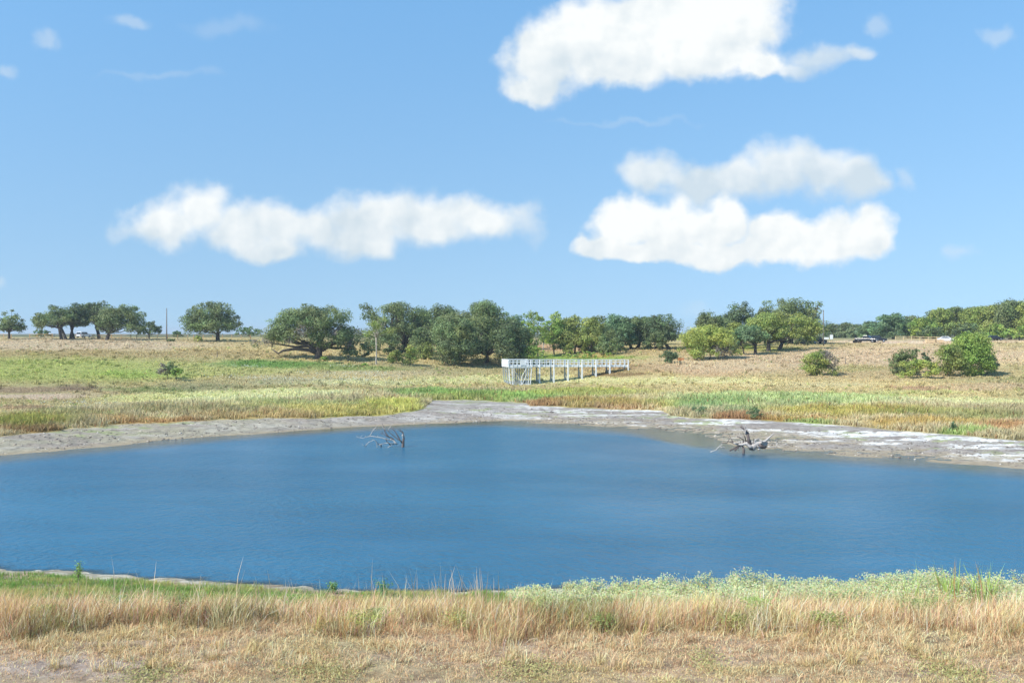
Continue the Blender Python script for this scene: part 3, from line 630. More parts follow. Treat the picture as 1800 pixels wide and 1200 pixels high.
# ------------------------------------------------------------------ trees
GREENS = {'oak': (98,114,74), 'dark': (84,102,70), 'olive': (120,134,66), 'yellow': (142,156,70), 'lime': (120,145,64), 'blue': (92,118,84), 'grey': (132,138,120), 'haze': (96,112,78)}  # the haze tone is a near-oak leaf green for the far trees
def tree(name, label, cat, ub, D, box, kind='oak', tone='oak', trunks=None, seed=1, leaf=None, group=None, lobes=None, depth=None, n=None, bark='bark', rad=None, patch=None, dens=1.0, extra=None):
    rng = np.random.default_rng(seed); u0, u1, vt, vb = box; k = D/F
    base = GP(ub, D); root = empty(name, base, label, cat, group)
    w = (u1-u0)*k; cx = ((u0+u1)/2-900)*k-base.x; ztop = CAMZ-(vt-HV)*k-base.z; zbot = max(CAMZ-(vb-HV)*k-base.z, .02); H = ztop-zbot
    depth = depth or min(w, max(H*1.5, 3))*.85
    L = []
    if lobes:
        for (lu, lv, lr) in lobes: L.append((((lu-900)*k-base.x), rng.uniform(-.3, .3)*depth, CAMZ-(lv-HV)*k-base.z, lr*k))
    n = int((n or np.clip(12+w*2, 14, 44))*(1.3 if kind != 'bush' else 1.6))
    for i in range(n):
        az = rng.uniform(0, 2*np.pi)
        if kind == 'oak': el = math.asin(rng.uniform(-.45, 1)); vc = .36
        elif kind == 'tall': el = math.asin(rng.uniform(-.85, 1)); vc = .5
        else: el = math.asin(rng.uniform(-.25, 1)); vc = .28
        r = np.clip(min(H, w)*rng.uniform(.11, .25), .22, 2.5)
        q = rng.uniform(.68, 1.0)**.5
        if rng.random() < .2: q *= .55
        if rng.random() < .22: r *= .6; q = rng.uniform(.95, 1.16)     # stray tufts that break the outline
        px = cx+(w/2-r*.85)*math.cos(el)*math.cos(az)*q
        py = (depth/2-r*.85)*math.cos(el)*math.sin(az)*q
        ee = math.sin(el)
        if kind == 'bush':
            hf = rng.uniform(.0, 1.0)**.8; prof = (1-max(0, (hf-.3)/.74)**2)**.5*(rng.uniform(.6, 1.08) if i % 4 else rng.uniform(0, .5))
            px = cx+(w/2-r*.8)*math.cos(az)*prof; py = (depth/2-r*.8)*math.sin(az)*prof; ee = (hf*H-H*vc)/(H*(1-vc)) if hf > vc else (hf-vc)/vc
            q = 1
        pz = zbot+H*vc+(H*(1-vc)-r*.8 if ee > 0 else H*vc-r*.5)*ee*q
        L.append((px, py, pz, r))
    s = leaf or max(.16, D*.00125)
    Ps, Ns, Cs, Sz = [], [], [], []
    c0 = lin(GREENS[tone])*1.62*np.array([1.06, 1.03, .86]); c0 = c0*.85+c0.mean()*.15
    for (px, py, pz, r) in L:
        nl = int(11.0*r*r/(s*s)*dens)+12
        d = rng.normal(size=(nl, 3)); d /= np.linalg.norm(d, axis=1)[:, None]
        kc = rng.normal(size=(max(5, int(9+r*3)), 3)); kc[:, 2] += .25; kc /= np.linalg.norm(kc, axis=1)[:, None]; pk = rng.integers(0, len(kc), nl); cl_ = rng.random(nl) < .68
        dk = kc[pk]+rng.normal(size=(nl, 3))*.24; dk /= np.linalg.norm(dk, axis=1)[:, None]; d = np.where(cl_[:, None], dk, d)
        bump = .78+.5*fbm(d[:, 0]*2.2+px*3+7, d[:, 2]*2.2+d[:, 1]*1.7+pz*3+7, 2, seed)
        rr = r*bump*(rng.random(nl)**.28)*np.where(cl_, 1.10, .80)
        P = np.stack([px+d[:, 0]*rr*1.12, py+d[:, 1]*rr*1.12, pz+d[:, 2]*rr*.82], 1)
        nn = d*.9+rng.normal(size=(nl, 3))*.55+[0, 0, .25]; nn /= np.linalg.norm(nn, axis=1)[:, None]
        cc = c0*rng.uniform(.7, 1.3)*np.array([rng.uniform(.9, 1.15), 1, rng.uniform(.85, 1.1)])
        cl = np.tile(cc, (nl, 1))*np.clip(rng.normal(1, .22, (nl, 1)), .4, 1.8)
        if patch is not None:
            for (pu, pv, pr) in patch:
                qd = np.sqrt((P[:, 0]-((pu-900)*k-base.x))**2+(P[:, 2]-(CAMZ-(pv-HV)*k-base.z))**2)/(pr*k)
                hit = qd < rng.uniform(.5, 1.1, nl); cl[hit] = lin((158,148,134))*rng.uniform(.7, 1.2, (hit.sum(), 1))
        Ps.append(P); Ns.append(nn); Cs.append(cl); Sz.append(np.full(nl, s)*rng.uniform(.6, 1.3, nl))
    P = np.concatenate(Ps); ok = P[:, 2] > -.05; N_ = np.concatenate(Ns)[ok]; C_ = np.concatenate(Cs)[ok]; Z_ = np.concatenate(Sz)[ok]; P = P[ok]
    V, Fc, C = leafquads(P, N_, Z_, np.clip(C_, .003, .6), rng)
    mesh_np('crown', V, Fc, M['leaf'], C, root)
    t = MB(); rr = rad or (max(.14, min(w, H*1.3)*.042)); rng2 = random.Random(seed)
    trunks = trunks or [(ub, 0)]
    for ti, (tu, lean) in enumerate(trunks):
        bx = (tu-900)*k-base.x; by = 0 if ti == 0 else rng2.uniform(-1, 1)*w*.08
        gz = HZ(base.x+bx, base.y+by)-base.z-.25
        fz = zbot+H*.12 if kind != 'tall' else zbot+H*.3
        if kind == 'bush': fz = H*.2; 
        top = Vector((bx+lean*k, by, max(fz, .3)))
        r0 = rr if len(trunks) < 3 else rr*.8
        t.tube([(bx, by, gz), (bx, by, gz+.3+.05), (bx+(top.x-bx)*.4+rng2.uniform(-.1, .1), by, gz*.5+top.z*.5), top], [r0*1.5, r0*1.15, r0, r0*.85], 8)
        nearl = sorted(L, key=lambda q: (q[0]-top.x)**2+(q[1]-top.y)**2)[:9 if kind == 'oak' else 6]
        if ti == 0 and kind == 'oak': nearl += L[:6]
        for q in nearl:
            a = top; b = Vector((q[0], q[1], q[2]))
            if (b-a).length < .4: continue
            mid = a.lerp(b, .5)+Vector((rng2.uniform(-.3, .3), rng2.uniform(-.3, .3), -.06*(b-a).length+(0.1 if kind == 'oak' else .2)))
            r1 = r0*rng2.uniform(.34, .55)
            t.tube([a-Vector((0, 0, .1)), a.lerp(mid, .5)+Vector((0, 0, .05)), mid, b], [r1*1.1, r1*.85, r1*.65, r1*.25], 6)
    if extra: extra(t, k, base)
    t.build('trunk', M[bark], root, smooth=True)
    return root
G1 = 'oaks along the fence on the left hilltop'; G2 = 'oaks in the middle grove'; G3 = 'trees of the right hilltop grove'; G4 = 'trees of the far wood at the right'; G5 = 'shrubs on the open slopes'
def ox(t, k, base):                                            # low sweeping limbs of the big oak
    def Q(u, v, d=0): return ((u-900)*k-base.x, d, CAMZ-(v-HV)*k-base.z)
    t.tube([Q(561,622), Q(545,615,-.4), Q(520,613,-1), Q(500,616,-1.4), Q(492,621,-1.5), Q(480,612,-1.6)], [.5,.4,.3,.24,.18,.08], 8)
    t.tube([Q(558,618), Q(540,606,.3), Q(515,600,.8), Q(490,595,1)], [.45,.32,.22,.08], 8)
    t.tube([Q(566,615), Q(590,603,-.6), Q(612,606,-1), Q(620,596,-1)], [.45,.3,.2,.07], 8)
T = tree
T('oak_tree','small round oak at the far left end of the hilltop fence','tree',16,262,(-6,45,547,588),'oak','oak',seed=11,group=G1)
T('distant_tree','low dark tree peeking over the wooden fence left of the leaning oaks','tree',72,320,(54,92,579,592),'bush','blue',seed=12,group=G1)
T('oak_tree','leaning oak with forked dark trunks, leftmost of the close hilltop cluster','tree',108,258,(58,134,533,582),'oak','oak',trunks=[(108,-4),(117,-8)],seed=13,group=G1)
T('oak_tree','narrow oak with bent twin trunk between the cluster oaks on the left hilltop','tree',126,262,(108,160,531,582),'oak','dark',trunks=[(124,4),(130,-5)],seed=14,group=G1)
T('oak_tree','tall open oak at the middle of the hilltop cluster behind the wooden fence','tree',174,268,(138,206,527,580),'oak','dark',trunks=[(174,-5)],seed=15,group=G1)
T('oak_tree','broad dense oak reaching nearly to the ground at the right of the hilltop cluster','tree',188,256,(163,262,532,592),'oak','oak',trunks=[(188,4)],seed=16,group=G1)
T('oak_tree','low dark rounded oak just left of the tall bare pole','tree',262,276,(240,284,564,592),'oak','dark',seed=17,group=G1)
T('oak_tree','solitary full crowned oak standing on the left hill right of the bare pole','tree',383,250,(322,419,528,594),'oak','oak',trunks=[(383,0)],seed=18,group=G1,n=34,lobes=[(395,545,14),(370,542,13),(400,575,14),(340,565,12),(345,580,12),(385,560,16)])
T('distant_tree','hazy tree between the solitary oak and the big spreading oak','tree',440,300,(412,462,572,592),'oak','blue',seed=19)
T('distant_tree','tiny distant tree above the fence right of the bare pole','tree',312,330,(300,322,581,593),'bush','blue',seed=20)
T('oak_tree','huge spreading live oak with grey moss patches and a thick dark trunk','tree',560,205,(462,632,532,618),'oak','oak',trunks=[(560,2)],seed=21,n=46,rad=.72,extra=ox,
  lobes=[(480,592,14),(470,602,11),(500,585,14),(600,600,14),(612,612,10),(618,585,13),(605,622,8),(455,604,9),(462,595,8),(520,560,16),(560,555,18),(600,555,16),(575,545,14),(540,548,13)],
  patch=[(450,592,16),(470,605,12),(537,583,14),(592,582,9),(516,600,8),(628,582,8)])
T('slender_tree','slender pale trunked tree in front of the grove right of the big oak','tree',661,200,(632,702,556,598),'oak','olive',trunks=[(661,0)],seed=22,bark='palebark',rad=.15,dens=.45,n=14)
T('oak_tree','wide dark live oak behind the slender pale trunked tree','tree',705,238,(618,772,527,628),'oak','oak',trunks=[(712,0),(690,-4)],seed=23,n=36,group=G2)
T('oak_tree','oak whose crown fills the gap between the two biggest grove oaks','tree',772,242,(728,822,532,628),'oak','dark',seed=24,group=G2)
T('oak_tree','massive oak with foliage down to the ground left of the grove center','tree',797,212,(746,852,552,640),'bush','oak',seed=25,group=G2,n=36,trunks=[(785,0),(800,3)],rad=.3)
T('oak_tree','tallest rounded oak rising above the left end of the white jetty','tree',856,222,(782,918,526,642),'oak','oak',seed=26,group=G2,n=40,rad=.45)
T('oak_tree','dark oak with low skirts just behind the jetty platform','tree',893,214,(862,928,562,640),'bush','dark',seed=27,group=G2,n=26,rad=.25)
T('green_shrub','bright green low thicket right behind the jetty platform','shrub',930,215,(908,962,606,636),'bush','lime',seed=28,rad=.08)
T('ash_tree','tall narrow yellow green tree, left one of the two pointed crowns','tree',938,232,(916,962,540,628),'tall','lime',seed=29,trunks=[(946,-3),(953,3)],bark='palebark',rad=.14)
T('ash_tree','tall narrow yellow green tree, right one of the two pointed crowns','tree',966,238,(950,990,545,612),'tall','lime',seed=30,trunks=[(974,-4)],rad=.14)
T('oak_tree','green oak on twin thin trunks above the middle of the jetty','tree',1008,240,(970,1044,551,615),'oak','olive',seed=31,trunks=[(1004,-5),(1010,2)],rad=.2,group=G2)
T('oak_tree','yellowish tree with foliage to the ground in the middle of the grove','tree',1040,236,(1016,1068,556,624),'bush','olive',seed=32,rad=.16,group=G2)
T('oak_tree','dark low skirted oak right of the yellowish tree in the grove','tree',1030,242,(1012,1052,585,622),'bush','dark',seed=33,rad=.16,group=G2)
T('oak_tree','grey green oak over the right half of the jetty','tree',1082,238,(1050,1122,551,618),'oak','blue',seed=34,trunks=[(1078,-3),(1088,3)],group=G2)
T('oak_tree','oak with thick dark forked trunks near the right end of the jetty','tree',1115,242,(1090,1154,550,614),'oak','oak',seed=35,trunks=[(1110,-3),(1120,5)],group=G2)
T('oak_tree','oak with leaning black trunks at the right end of the middle grove','tree',1165,240,(1126,1206,548,610),'oak','dark',seed=36,trunks=[(1153,6),(1165,0),(1176,-8)],group=G2,n=30)
T('distant_tree','blue green oak behind the two pointed crowns of the grove','tree',903,260,(872,938,546,618),'oak','blue',seed=37)
T('green_shrub','bright green bramble thicket on the bank behind the jetty walkway','shrub',1040,222,(985,1090,617,634),'bush','lime',seed=38,rad=.05,n=24)
T('willow_thicket','yellow green bushy thicket beside the orange barrier posts','tree',1238,204,(1186,1300,567,636),'bush','yellow',seed=40,n=44,rad=.12,trunks=[(1230,0),(1245,4),(1262,3)],patch=[(1272,622,16),(1255,612,8)])
T('green_shrub','small dark green round bush left of the orange barrier posts','shrub',1176,196,(1156,1200,615,639),'bush','dark',seed=41,rad=.08)
T('oak_tree','rounded oak just behind the yellow green thicket','tree',1248,240,(1208,1290,544,614),'oak','oak',seed=42,group=G3)
T('oak_tree','upright dark oak between the thicket and the biggest right grove oak','tree',1300,246,(1270,1332,528,612),'tall','dark',seed=43,group=G3,n=26)
T('oak_tree','largest dome shaped oak topping the right hilltop grove','tree',1398,258,(1330,1459,517,606),'oak','oak',seed=44,group=G3,n=46,trunks=[(1390,0),(1410,5)])
T('oak_tree','low green oak with a short thick trunk in the front row of the right grove','tree',1327,214,(1278,1356,562,612),'oak','blue',seed=45,group=G3,trunks=[(1328,0)],n=24)
T('leaning_tree','small tree with a thin leaning trunk left of the front row oaks','tree',1308,214,(1286,1320,576,606),'oak','oak',seed=46,trunks=[(1308,-6)],rad=.12,dens=.6)
T('oak_tree','yellowish green oak in the middle of the front row of the right grove','tree',1351,222,(1310,1400,541,610),'oak','olive',seed=47,group=G3,trunks=[(1351,0)],n=30)
T('oak_tree','olive green broad oak at the right of the front row of the right grove','tree',1370,228,(1352,1448,548,610),'oak','olive',seed=48,group=G3,trunks=[(1370,5)],n=30)
# far wood to the right
fw = [(1466,420,1452,1482,568,'haze','first hazy distant tree right of the right pole'),(1486,410,1474,1500,566,'haze','hazy distant round tree above the white sign board'),(1504,400,1492,1518,569,'haze','hazy dark distant tree just left of the parked pickup'),
 (1528,380,1510,1548,564,'blue','distant tree directly behind the parked pickup'),(1570,330,1534,1602,549,'blue','dome shaped blue green oak above the start of the right wooden fence'),(1606,345,1586,1628,553,'haze','tree between the dome shaped oak and the long wood'),
 (1622,318,1600,1652,556,'lime','yellow green tree at the left edge of the long wood'),(1648,325,1625,1680,540,'olive','olive tree rising above the wooden fence end'),(1680,328,1655,1712,538,'oak','dark tree above the silver parked car'),
 (1712,322,1688,1742,534,'olive','olive tree above the tallest shrub of the right slope'),(1742,318,1720,1772,536,'olive','tree third from the right end of the long wood'),(1775,314,1748,1808,524,'oak','tall dark crown second from the right end of the long wood'),
 (1812,308,1785,1850,523,'olive','large tree cut by the right edge of the picture')]
for i, (ub, D, u0, u1, vt, tone, lb) in enumerate(fw):
    T('woodland_tree', lb, 'tree', ub, D, (u0-6, u1+6, vt, 594), 'bush', tone, seed=60+i, group=G4, leaf=.40, n=42)
for i, (ub, D, u0, u1, vt, tone, lb) in enumerate([(1640,300,1610,1668,570,'dark','dark low shrub at the foot of the wood behind the wooden fence'),(1700,296,1672,1728,566,'dark','dark low shrub at the foot of the wood behind the silver car'),(1748,296,1722,1776,568,'lime','bright low shrub at the foot of the wood near the right edge'),(1792,294,1764,1826,572,'lime','low bright shrub filling the right edge below the wood')]):
    T('woodland_shrub', lb, 'shrub', ub, D, (u0, u1, vt, 595), 'bush', tone, seed=80+i, leaf=.4, n=20)
for i, (ub, D, u0, u1, vt, vb, tone, lb) in enumerate([
 (985,268,948,1022,556,614,'dark','dark oak behind the gap right of the pointed yellow green trees'),(1060,266,1026,1096,554,614,'oak','oak behind the yellowish middle grove tree'),
 (1105,268,1070,1140,554,614,'dark','oak in shade behind the thick dark forked trunks'),(1140,262,1112,1174,552,610,'blue','blue green oak left of the leaning black trunks'),
 (740,256,708,776,536,620,'dark','shaded oak behind the wide dark live oak of the grove'),(835,250,800,876,530,612,'oak','oak top showing behind the tallest rounded oak'),
 (1270,262,1250,1296,552,604,'dark','shaded oak behind the upright dark oak of the right grove'),(1345,262,1318,1372,538,604,'oak','oak filling the left shoulder of the largest dome shaped oak')]):
    T('oak_tree', lb, 'tree', ub, D, (u0, u1, vt, vb), 'oak', tone, seed=120+i, n=26)
for i, (ub, D, u0, u1, vt, vb, tone, lb) in enumerate([
 (1060,228,1046,1078,598,620,'dark','dark low brush under the grey green oak of the middle grove'),(1092,232,1078,1106,600,618,'oak','low brush left of the thick dark forked trunks'),
 (1000,232,990,1012,602,622,'olive','small brush at the foot of the twin thin trunks'),(1136,236,1126,1148,598,614,'dark','dark brush left of the leaning black trunks'),
 (748,222,735,764,600,632,'olive','olive brush between the upright yellow green bush and the massive oak'),(690,226,668,716,596,628,'dark','dark brush under the wide dark live oak'),
 (640,214,626,660,600,630,'dark','dark brush filling the gap right of the big spreading oak'),(1285,224,1270,1300,590,622,'oak','green brush right behind the yellow green thicket'),
 (668,222,640,704,578,634,'oak','mid green bushy skirt behind the slender pale trunked tree'),(742,224,716,776,572,634,'oak','bushy mid green tree left of the massive grove oak'),
 (915,222,896,944,572,632,'dark','dark bushy tree between the jetty platform and the pointed trees'),(1072,226,1048,1098,578,622,'oak','bushy oak skirt below the grey green grove oak'),
 (990,240,962,1016,570,618,'oak','bushy oak right behind the right pointed yellow green tree'),(1150,234,1130,1176,582,612,'oak','bushy skirt of foliage among the leaning black trunks'),
 (1296,232,1268,1326,564,614,'olive','bushy olive tree between the thicket and the front row oaks'),(1345,236,1316,1378,566,604,'oak','low bushy oak behind the gap in the front row'),
 (1400,246,1370,1432,586,606,'dark','dark brush in the shade under the largest dome shaped oak')]):
    T('green_shrub', lb, 'shrub', ub, D, (u0, u1, vt, vb), 'bush', tone, seed=140+i, rad=.06, n=14)
# shrubs on the open slopes
T('slope_shrub','dark green shrub with pale twigs alone on the right slope','shrub',1436,170,(1408,1478,612,664),'bush','olive',seed=90,group=G5,patch=[(1455,625,14),(1462,640,12)],rad=.1,dens=.9,lobes=[(1425,648,13),(1448,640,14),(1440,625,9)])
T('slope_shrub','dark leafy shrub at the left end of the clump on the right slope','shrub',1588,168,(1564,1614,611,658),'bush','oak',seed=91,group=G5,rad=.08)
T('slope_shrub','pointed small cedar, left of the two in the right slope clump','shrub',1610,172,(1600,1620,610,650),'tall','oak',seed=92,group=G5,rad=.06)
T('slope_shrub','pointed small cedar, right of the two in the right slope clump','shrub',1629,172,(1619,1640,614,650),'tall','dark',seed=93,group=G5,rad=.06)
T('slope_shrub','low yellow green shrub at the front of the right slope clump','shrub',1612,163,(1572,1650,630,665),'bush','yellow',seed=94,group=G5,rad=.06)
T('slope_shrub','rounded olive shrub in the middle of the right slope clump','shrub',1662,167,(1632,1704,604,660),'bush','olive',seed=95,group=G5,rad=.1,n=24)
T('slope_shrub','tallest green shrub of the right slope clump with a pointed top','shrub',1706,169,(1666,1752,583,658),'bush','lime',seed=96,group=G5,rad=.14,n=36,lobes=[(1702,596,10),(1700,610,14),(1690,625,15),(1722,630,16),(1738,641,11),(1747,650,8),(1668,640,12),(1656,650,9),(1712,588,6)])
T('slope_shrub','low grey green shrub at the right foot of the tallest shrub','shrub',1736,172,(1718,1756,622,652),'bush','blue',seed=97,group=G5,rad=.06,patch=[(1738,636,12)])
T('slope_shrub','brown grey and yellow green shrub alone on the left slope','shrub',294,166,(272,320,634,661),'bush','oak',seed=98,group=G5,rad=.06,patch=[(280,640,12),(288,652,8)])
T('slope_shrub','small bright green bush at the right foot of the left slope shrub','shrub',310,163,(300,323,644,661),'bush','lime',seed=99,group=G5,rad=.05)
T('slope_shrub','small dark bush at the foot of the tall bare pole','shrub',300,248,(291,309,595,608),'bush','oak',seed=100,rad=.05)
T('slope_shrub','yellow green bush in front of the solitary oak on the left hill','shrub',348,246,(340,356,590,602),'bush','yellow',seed=101,rad=.05)
T('slope_shrub','bright green bush right below the big oak trunk','shrub',570,201,(560,578,626,640),'bush','lime',seed=102,rad=.05)
T('slope_shrub','lime green small bush left of the slender pale trunked tree','shrub',641,196,(634,648,638,652),'bush','lime',seed=103,rad=.05)
T('slope_shrub','dark small bush in front of the big spreading oak','shrub',596,197,(588,604,638,651),'bush','dark',seed=104,rad=.05)
T('slope_shrub','yellow green upright bush left of the massive grove oak','shrub',722,205,(708,736,604,640),'bush','yellow',seed=105,rad=.06)
T('slope_shrub','grey green low bush right of the slender pale trunked tree','shrub',697,205,(680,712,615,640),'bush','olive',seed=106,rad=.06)
T('slope_shrub','dark weeping foliage mass under the right side of the big oak','shrub',612,203,(602,632,598,628),'bush','dark',seed=107,rad=.08,patch=[(612,604,8)])
T('reed_shrub','blue green bushy plant at the mud edge near the right frame','plant',1674,107,(1668,1682,738,762),'bush','blue',seed=108,leaf=.12,rad=.03,n=9)
T('reed_shrub','blue green feathery bush in the reeds right of the jetty','plant',1228,130,(1212,1246,712,731),'bush','blue',seed=109,leaf=.13,rad=.03,n=12)
T('reed_shrub','dark green leafy bush at the reed edge below the jetty platform','plant',890,160,(875,925,692,704),'bush','lime',seed=110,leaf=.15,rad=.03,n=14)
T('reed_shrub','blue green feathery bush in the bright reeds above the right snag','plant',1324,124,(1306,1345,714,733),'bush','blue',seed=111,leaf=.13,rad=.03,n=12)
T('reed_shrub','grey green bush among the golden reeds at the far left','plant',128,130,(112,150,716,730),'bush','olive',seed=112,leaf=.14,rad=.03,n=10)
T('reed_shrub','green bush behind the tip of the golden reed point','plant',700,160,(672,722,688,702),'bush','lime',seed=113,leaf=.15,rad=.03,n=12)

# ------------------------------------------------------------------ snags in the pond
def snag(name, label, org, sc, D, dark, pale, seed):
    k = D/F; rng = random.Random(seed); b = PX(org[0]+org[2]/sc, org[1]+org[3]/sc, D); b.z = 0
    root = empty(name, b, label, 'dead tree')
    def conv(l):
        out = []; off = rng.uniform(-.15, .15)
        for i, (X, Y) in enumerate(l):
            p = PX(org[0]+X/sc, org[1]+Y/sc, D)-b; p.y = off+(rng.uniform(-.12, .12) if i else 0)*(1+i*.4); out.append(p)
        if out[0].z < .12: out[0].z = -.5
        return out
    for nm, lst, mt in (('trunk', pale[:2], M['drift']), ('branch', dark, M['darkdrift']), ('branch', pale[2:], M['drift'])):
        t = MB()
        for pts, r0, r1 in lst:
            c = conv(pts); n = len(c); f = []
            for i in range(n-1):                                # subdivide with a little wander
                f += [c[i], c[i].lerp(c[i+1], .5)+Vector((rng.uniform(-.03, .03), rng.uniform(-.03, .03), rng.uniform(-.03, .03)))]
            f.append(c[-1]); m_ = len(f)
            t.tube(f, [(r0+(r1-r0)*i/(m_-1))*1.3*rng.uniform(.85, 1.15) for i in range(m_)], 8)
            if r0 < .16 and n > 2:                              # side twigs
                for q in range(2):
                    a = f[rng.randint(m_//2, m_-1)]; e = a+Vector((rng.uniform(-.35, .35), rng.uniform(-.2, .2), rng.uniform(.05, .4)))
                    t.tube([a, a.lerp(e, .5)+Vector((0, 0, .04)), e], [.022, .016, .008], 5)
        t.build(nm, mt, root, smooth=True)
snag('dead_tree', 'bare forked snag with thin bleached limbs sticking out of the water left of center', (600,700,600,500), 6, 96,
 [([(650,490),(655,420),(645,360),(610,340)],.085,.03),([(650,475),(600,400),(560,340),(510,310)],.06,.015),([(640,460),(580,420),(520,370),(480,330)],.045,.012),
  ([(580,482),(540,430),(500,400),(460,350),(430,265)],.08,.015),([(520,410),(450,380),(405,370)],.04,.01),([(520,490),(480,450),(470,430)],.04,.015),([(425,520),(420,490),(392,482)],.06,.03),([(650,500),(655,440),(655,390)],.11,.07)],
 [([(590,485),(545,440),(520,425)],.07,.05),([(650,500),(655,430),(650,380)],.09,.05),([(520,440),(440,415),(330,395),(250,410)],.045,.018),([(300,395),(330,340),(370,300)],.03,.012),
  ([(382,505),(370,460),(345,435),(290,460),(250,510)],.035,.015),([(560,480),(490,515)],.03,.02),([(255,405),(240,420),(165,405)],.02,.01),([(560,478),(470,472),(400,490)],.03,.02)], 3)
snag('fallen_tree', 'weathered uprooted tree with tangled roots lying at the right far shore', (1230,730,960,690), 10.59, 91,
 [([(965,640),(940,520),(900,420),(905,330),(850,270),(770,212)],.15,.05),([(965,600),(900,530),(860,470),(820,370)],.10,.03),([(810,530),(810,450),(690,390)],.06,.02),([(790,560),(760,520),(680,520)],.06,.03),
  ([(800,700),(815,640),(800,560)],.12,.05),([(1000,600),(1000,500),(1005,440)],.05,.02),([(640,520),(620,490),(590,430)],.06,.02),([(560,660),(640,620),(740,570)],.06,.05),([(660,660),(700,610),(740,560)],.07,.05),
  ([(1100,560),(1180,590),(1250,580)],.16,.10),([(630,505),(580,495),(540,480),(500,515),(380,500)],.04,.015)],
 [([(960,600),(1050,540),(1150,520),(1250,545)],.26,.17),([(980,640),(1040,560),(1110,590)],.16,.09),([(1120,510),(1220,480),(1290,420),(1370,330)],.11,.03),([(1010,520),(1040,450),(1100,440),(1160,480)],.07,.04),
  ([(985,650),(990,590),(1040,540)],.10,.05),([(1090,640),(1110,600),(1060,560)],.09,.05),([(950,600),(860,520),(780,540),(700,540),(630,505)],.12,.05),([(780,540),(760,580),(730,650)],.07,.03),([(850,500),(900,560),(960,590)],.10,.12),
  ([(840,300),(855,240),(850,195)],.04,.02),([(860,350),(850,310),(850,275)],.06,.04),([(200,675),(300,650),(380,570),(440,540)],.035,.02),([(380,580),(430,590),(440,610)],.03,.015),([(1270,520),(1310,490),(1310,450)],.03,.015),([(1270,590),(1390,580),(1430,545),(1420,490)],.04,.015)], 5)
t = MB()
rr_ = random.Random(2)
b = GP(968, 134)
for i in range(5): t.tube([(rr_.uniform(-.3,.3),0,-.05),(rr_.uniform(-.5,.5),.1,.12),(rr_.uniform(-.8,.8),0,.1+rr_.uniform(0,.3))],[.07,.05,.02],6)
o = t.build('driftwood', M['darkdrift'], smooth=True); o.location = b; tag(o, 'small dark driftwood lump on the mud below the jetty walkway', 'driftwood')
def sprig(ub, D, h, label, seed):
    r = random.Random(seed); t = MB(); b = GP(ub, D)
    for i in range(6):
        e = (r.uniform(-.5,.5)*h, r.uniform(-.2,.2)*h, h*r.uniform(.6, 1)); t.tube([(0,0,-.1),(e[0]*.3,e[1]*.3,e[2]*.55),e],[.03,.022,.008],5)
    o = t.build('bare_twigs', M['drift'], smooth=True); o.location = b; tag(o, label, 'twigs')
sprig(864, 131, 1.0, 'pale bare twigs standing on the mud left of the center line', 3)
sprig(680, 112, 1.5, 'thin bare twigs on the mud just behind the left snag', 4)

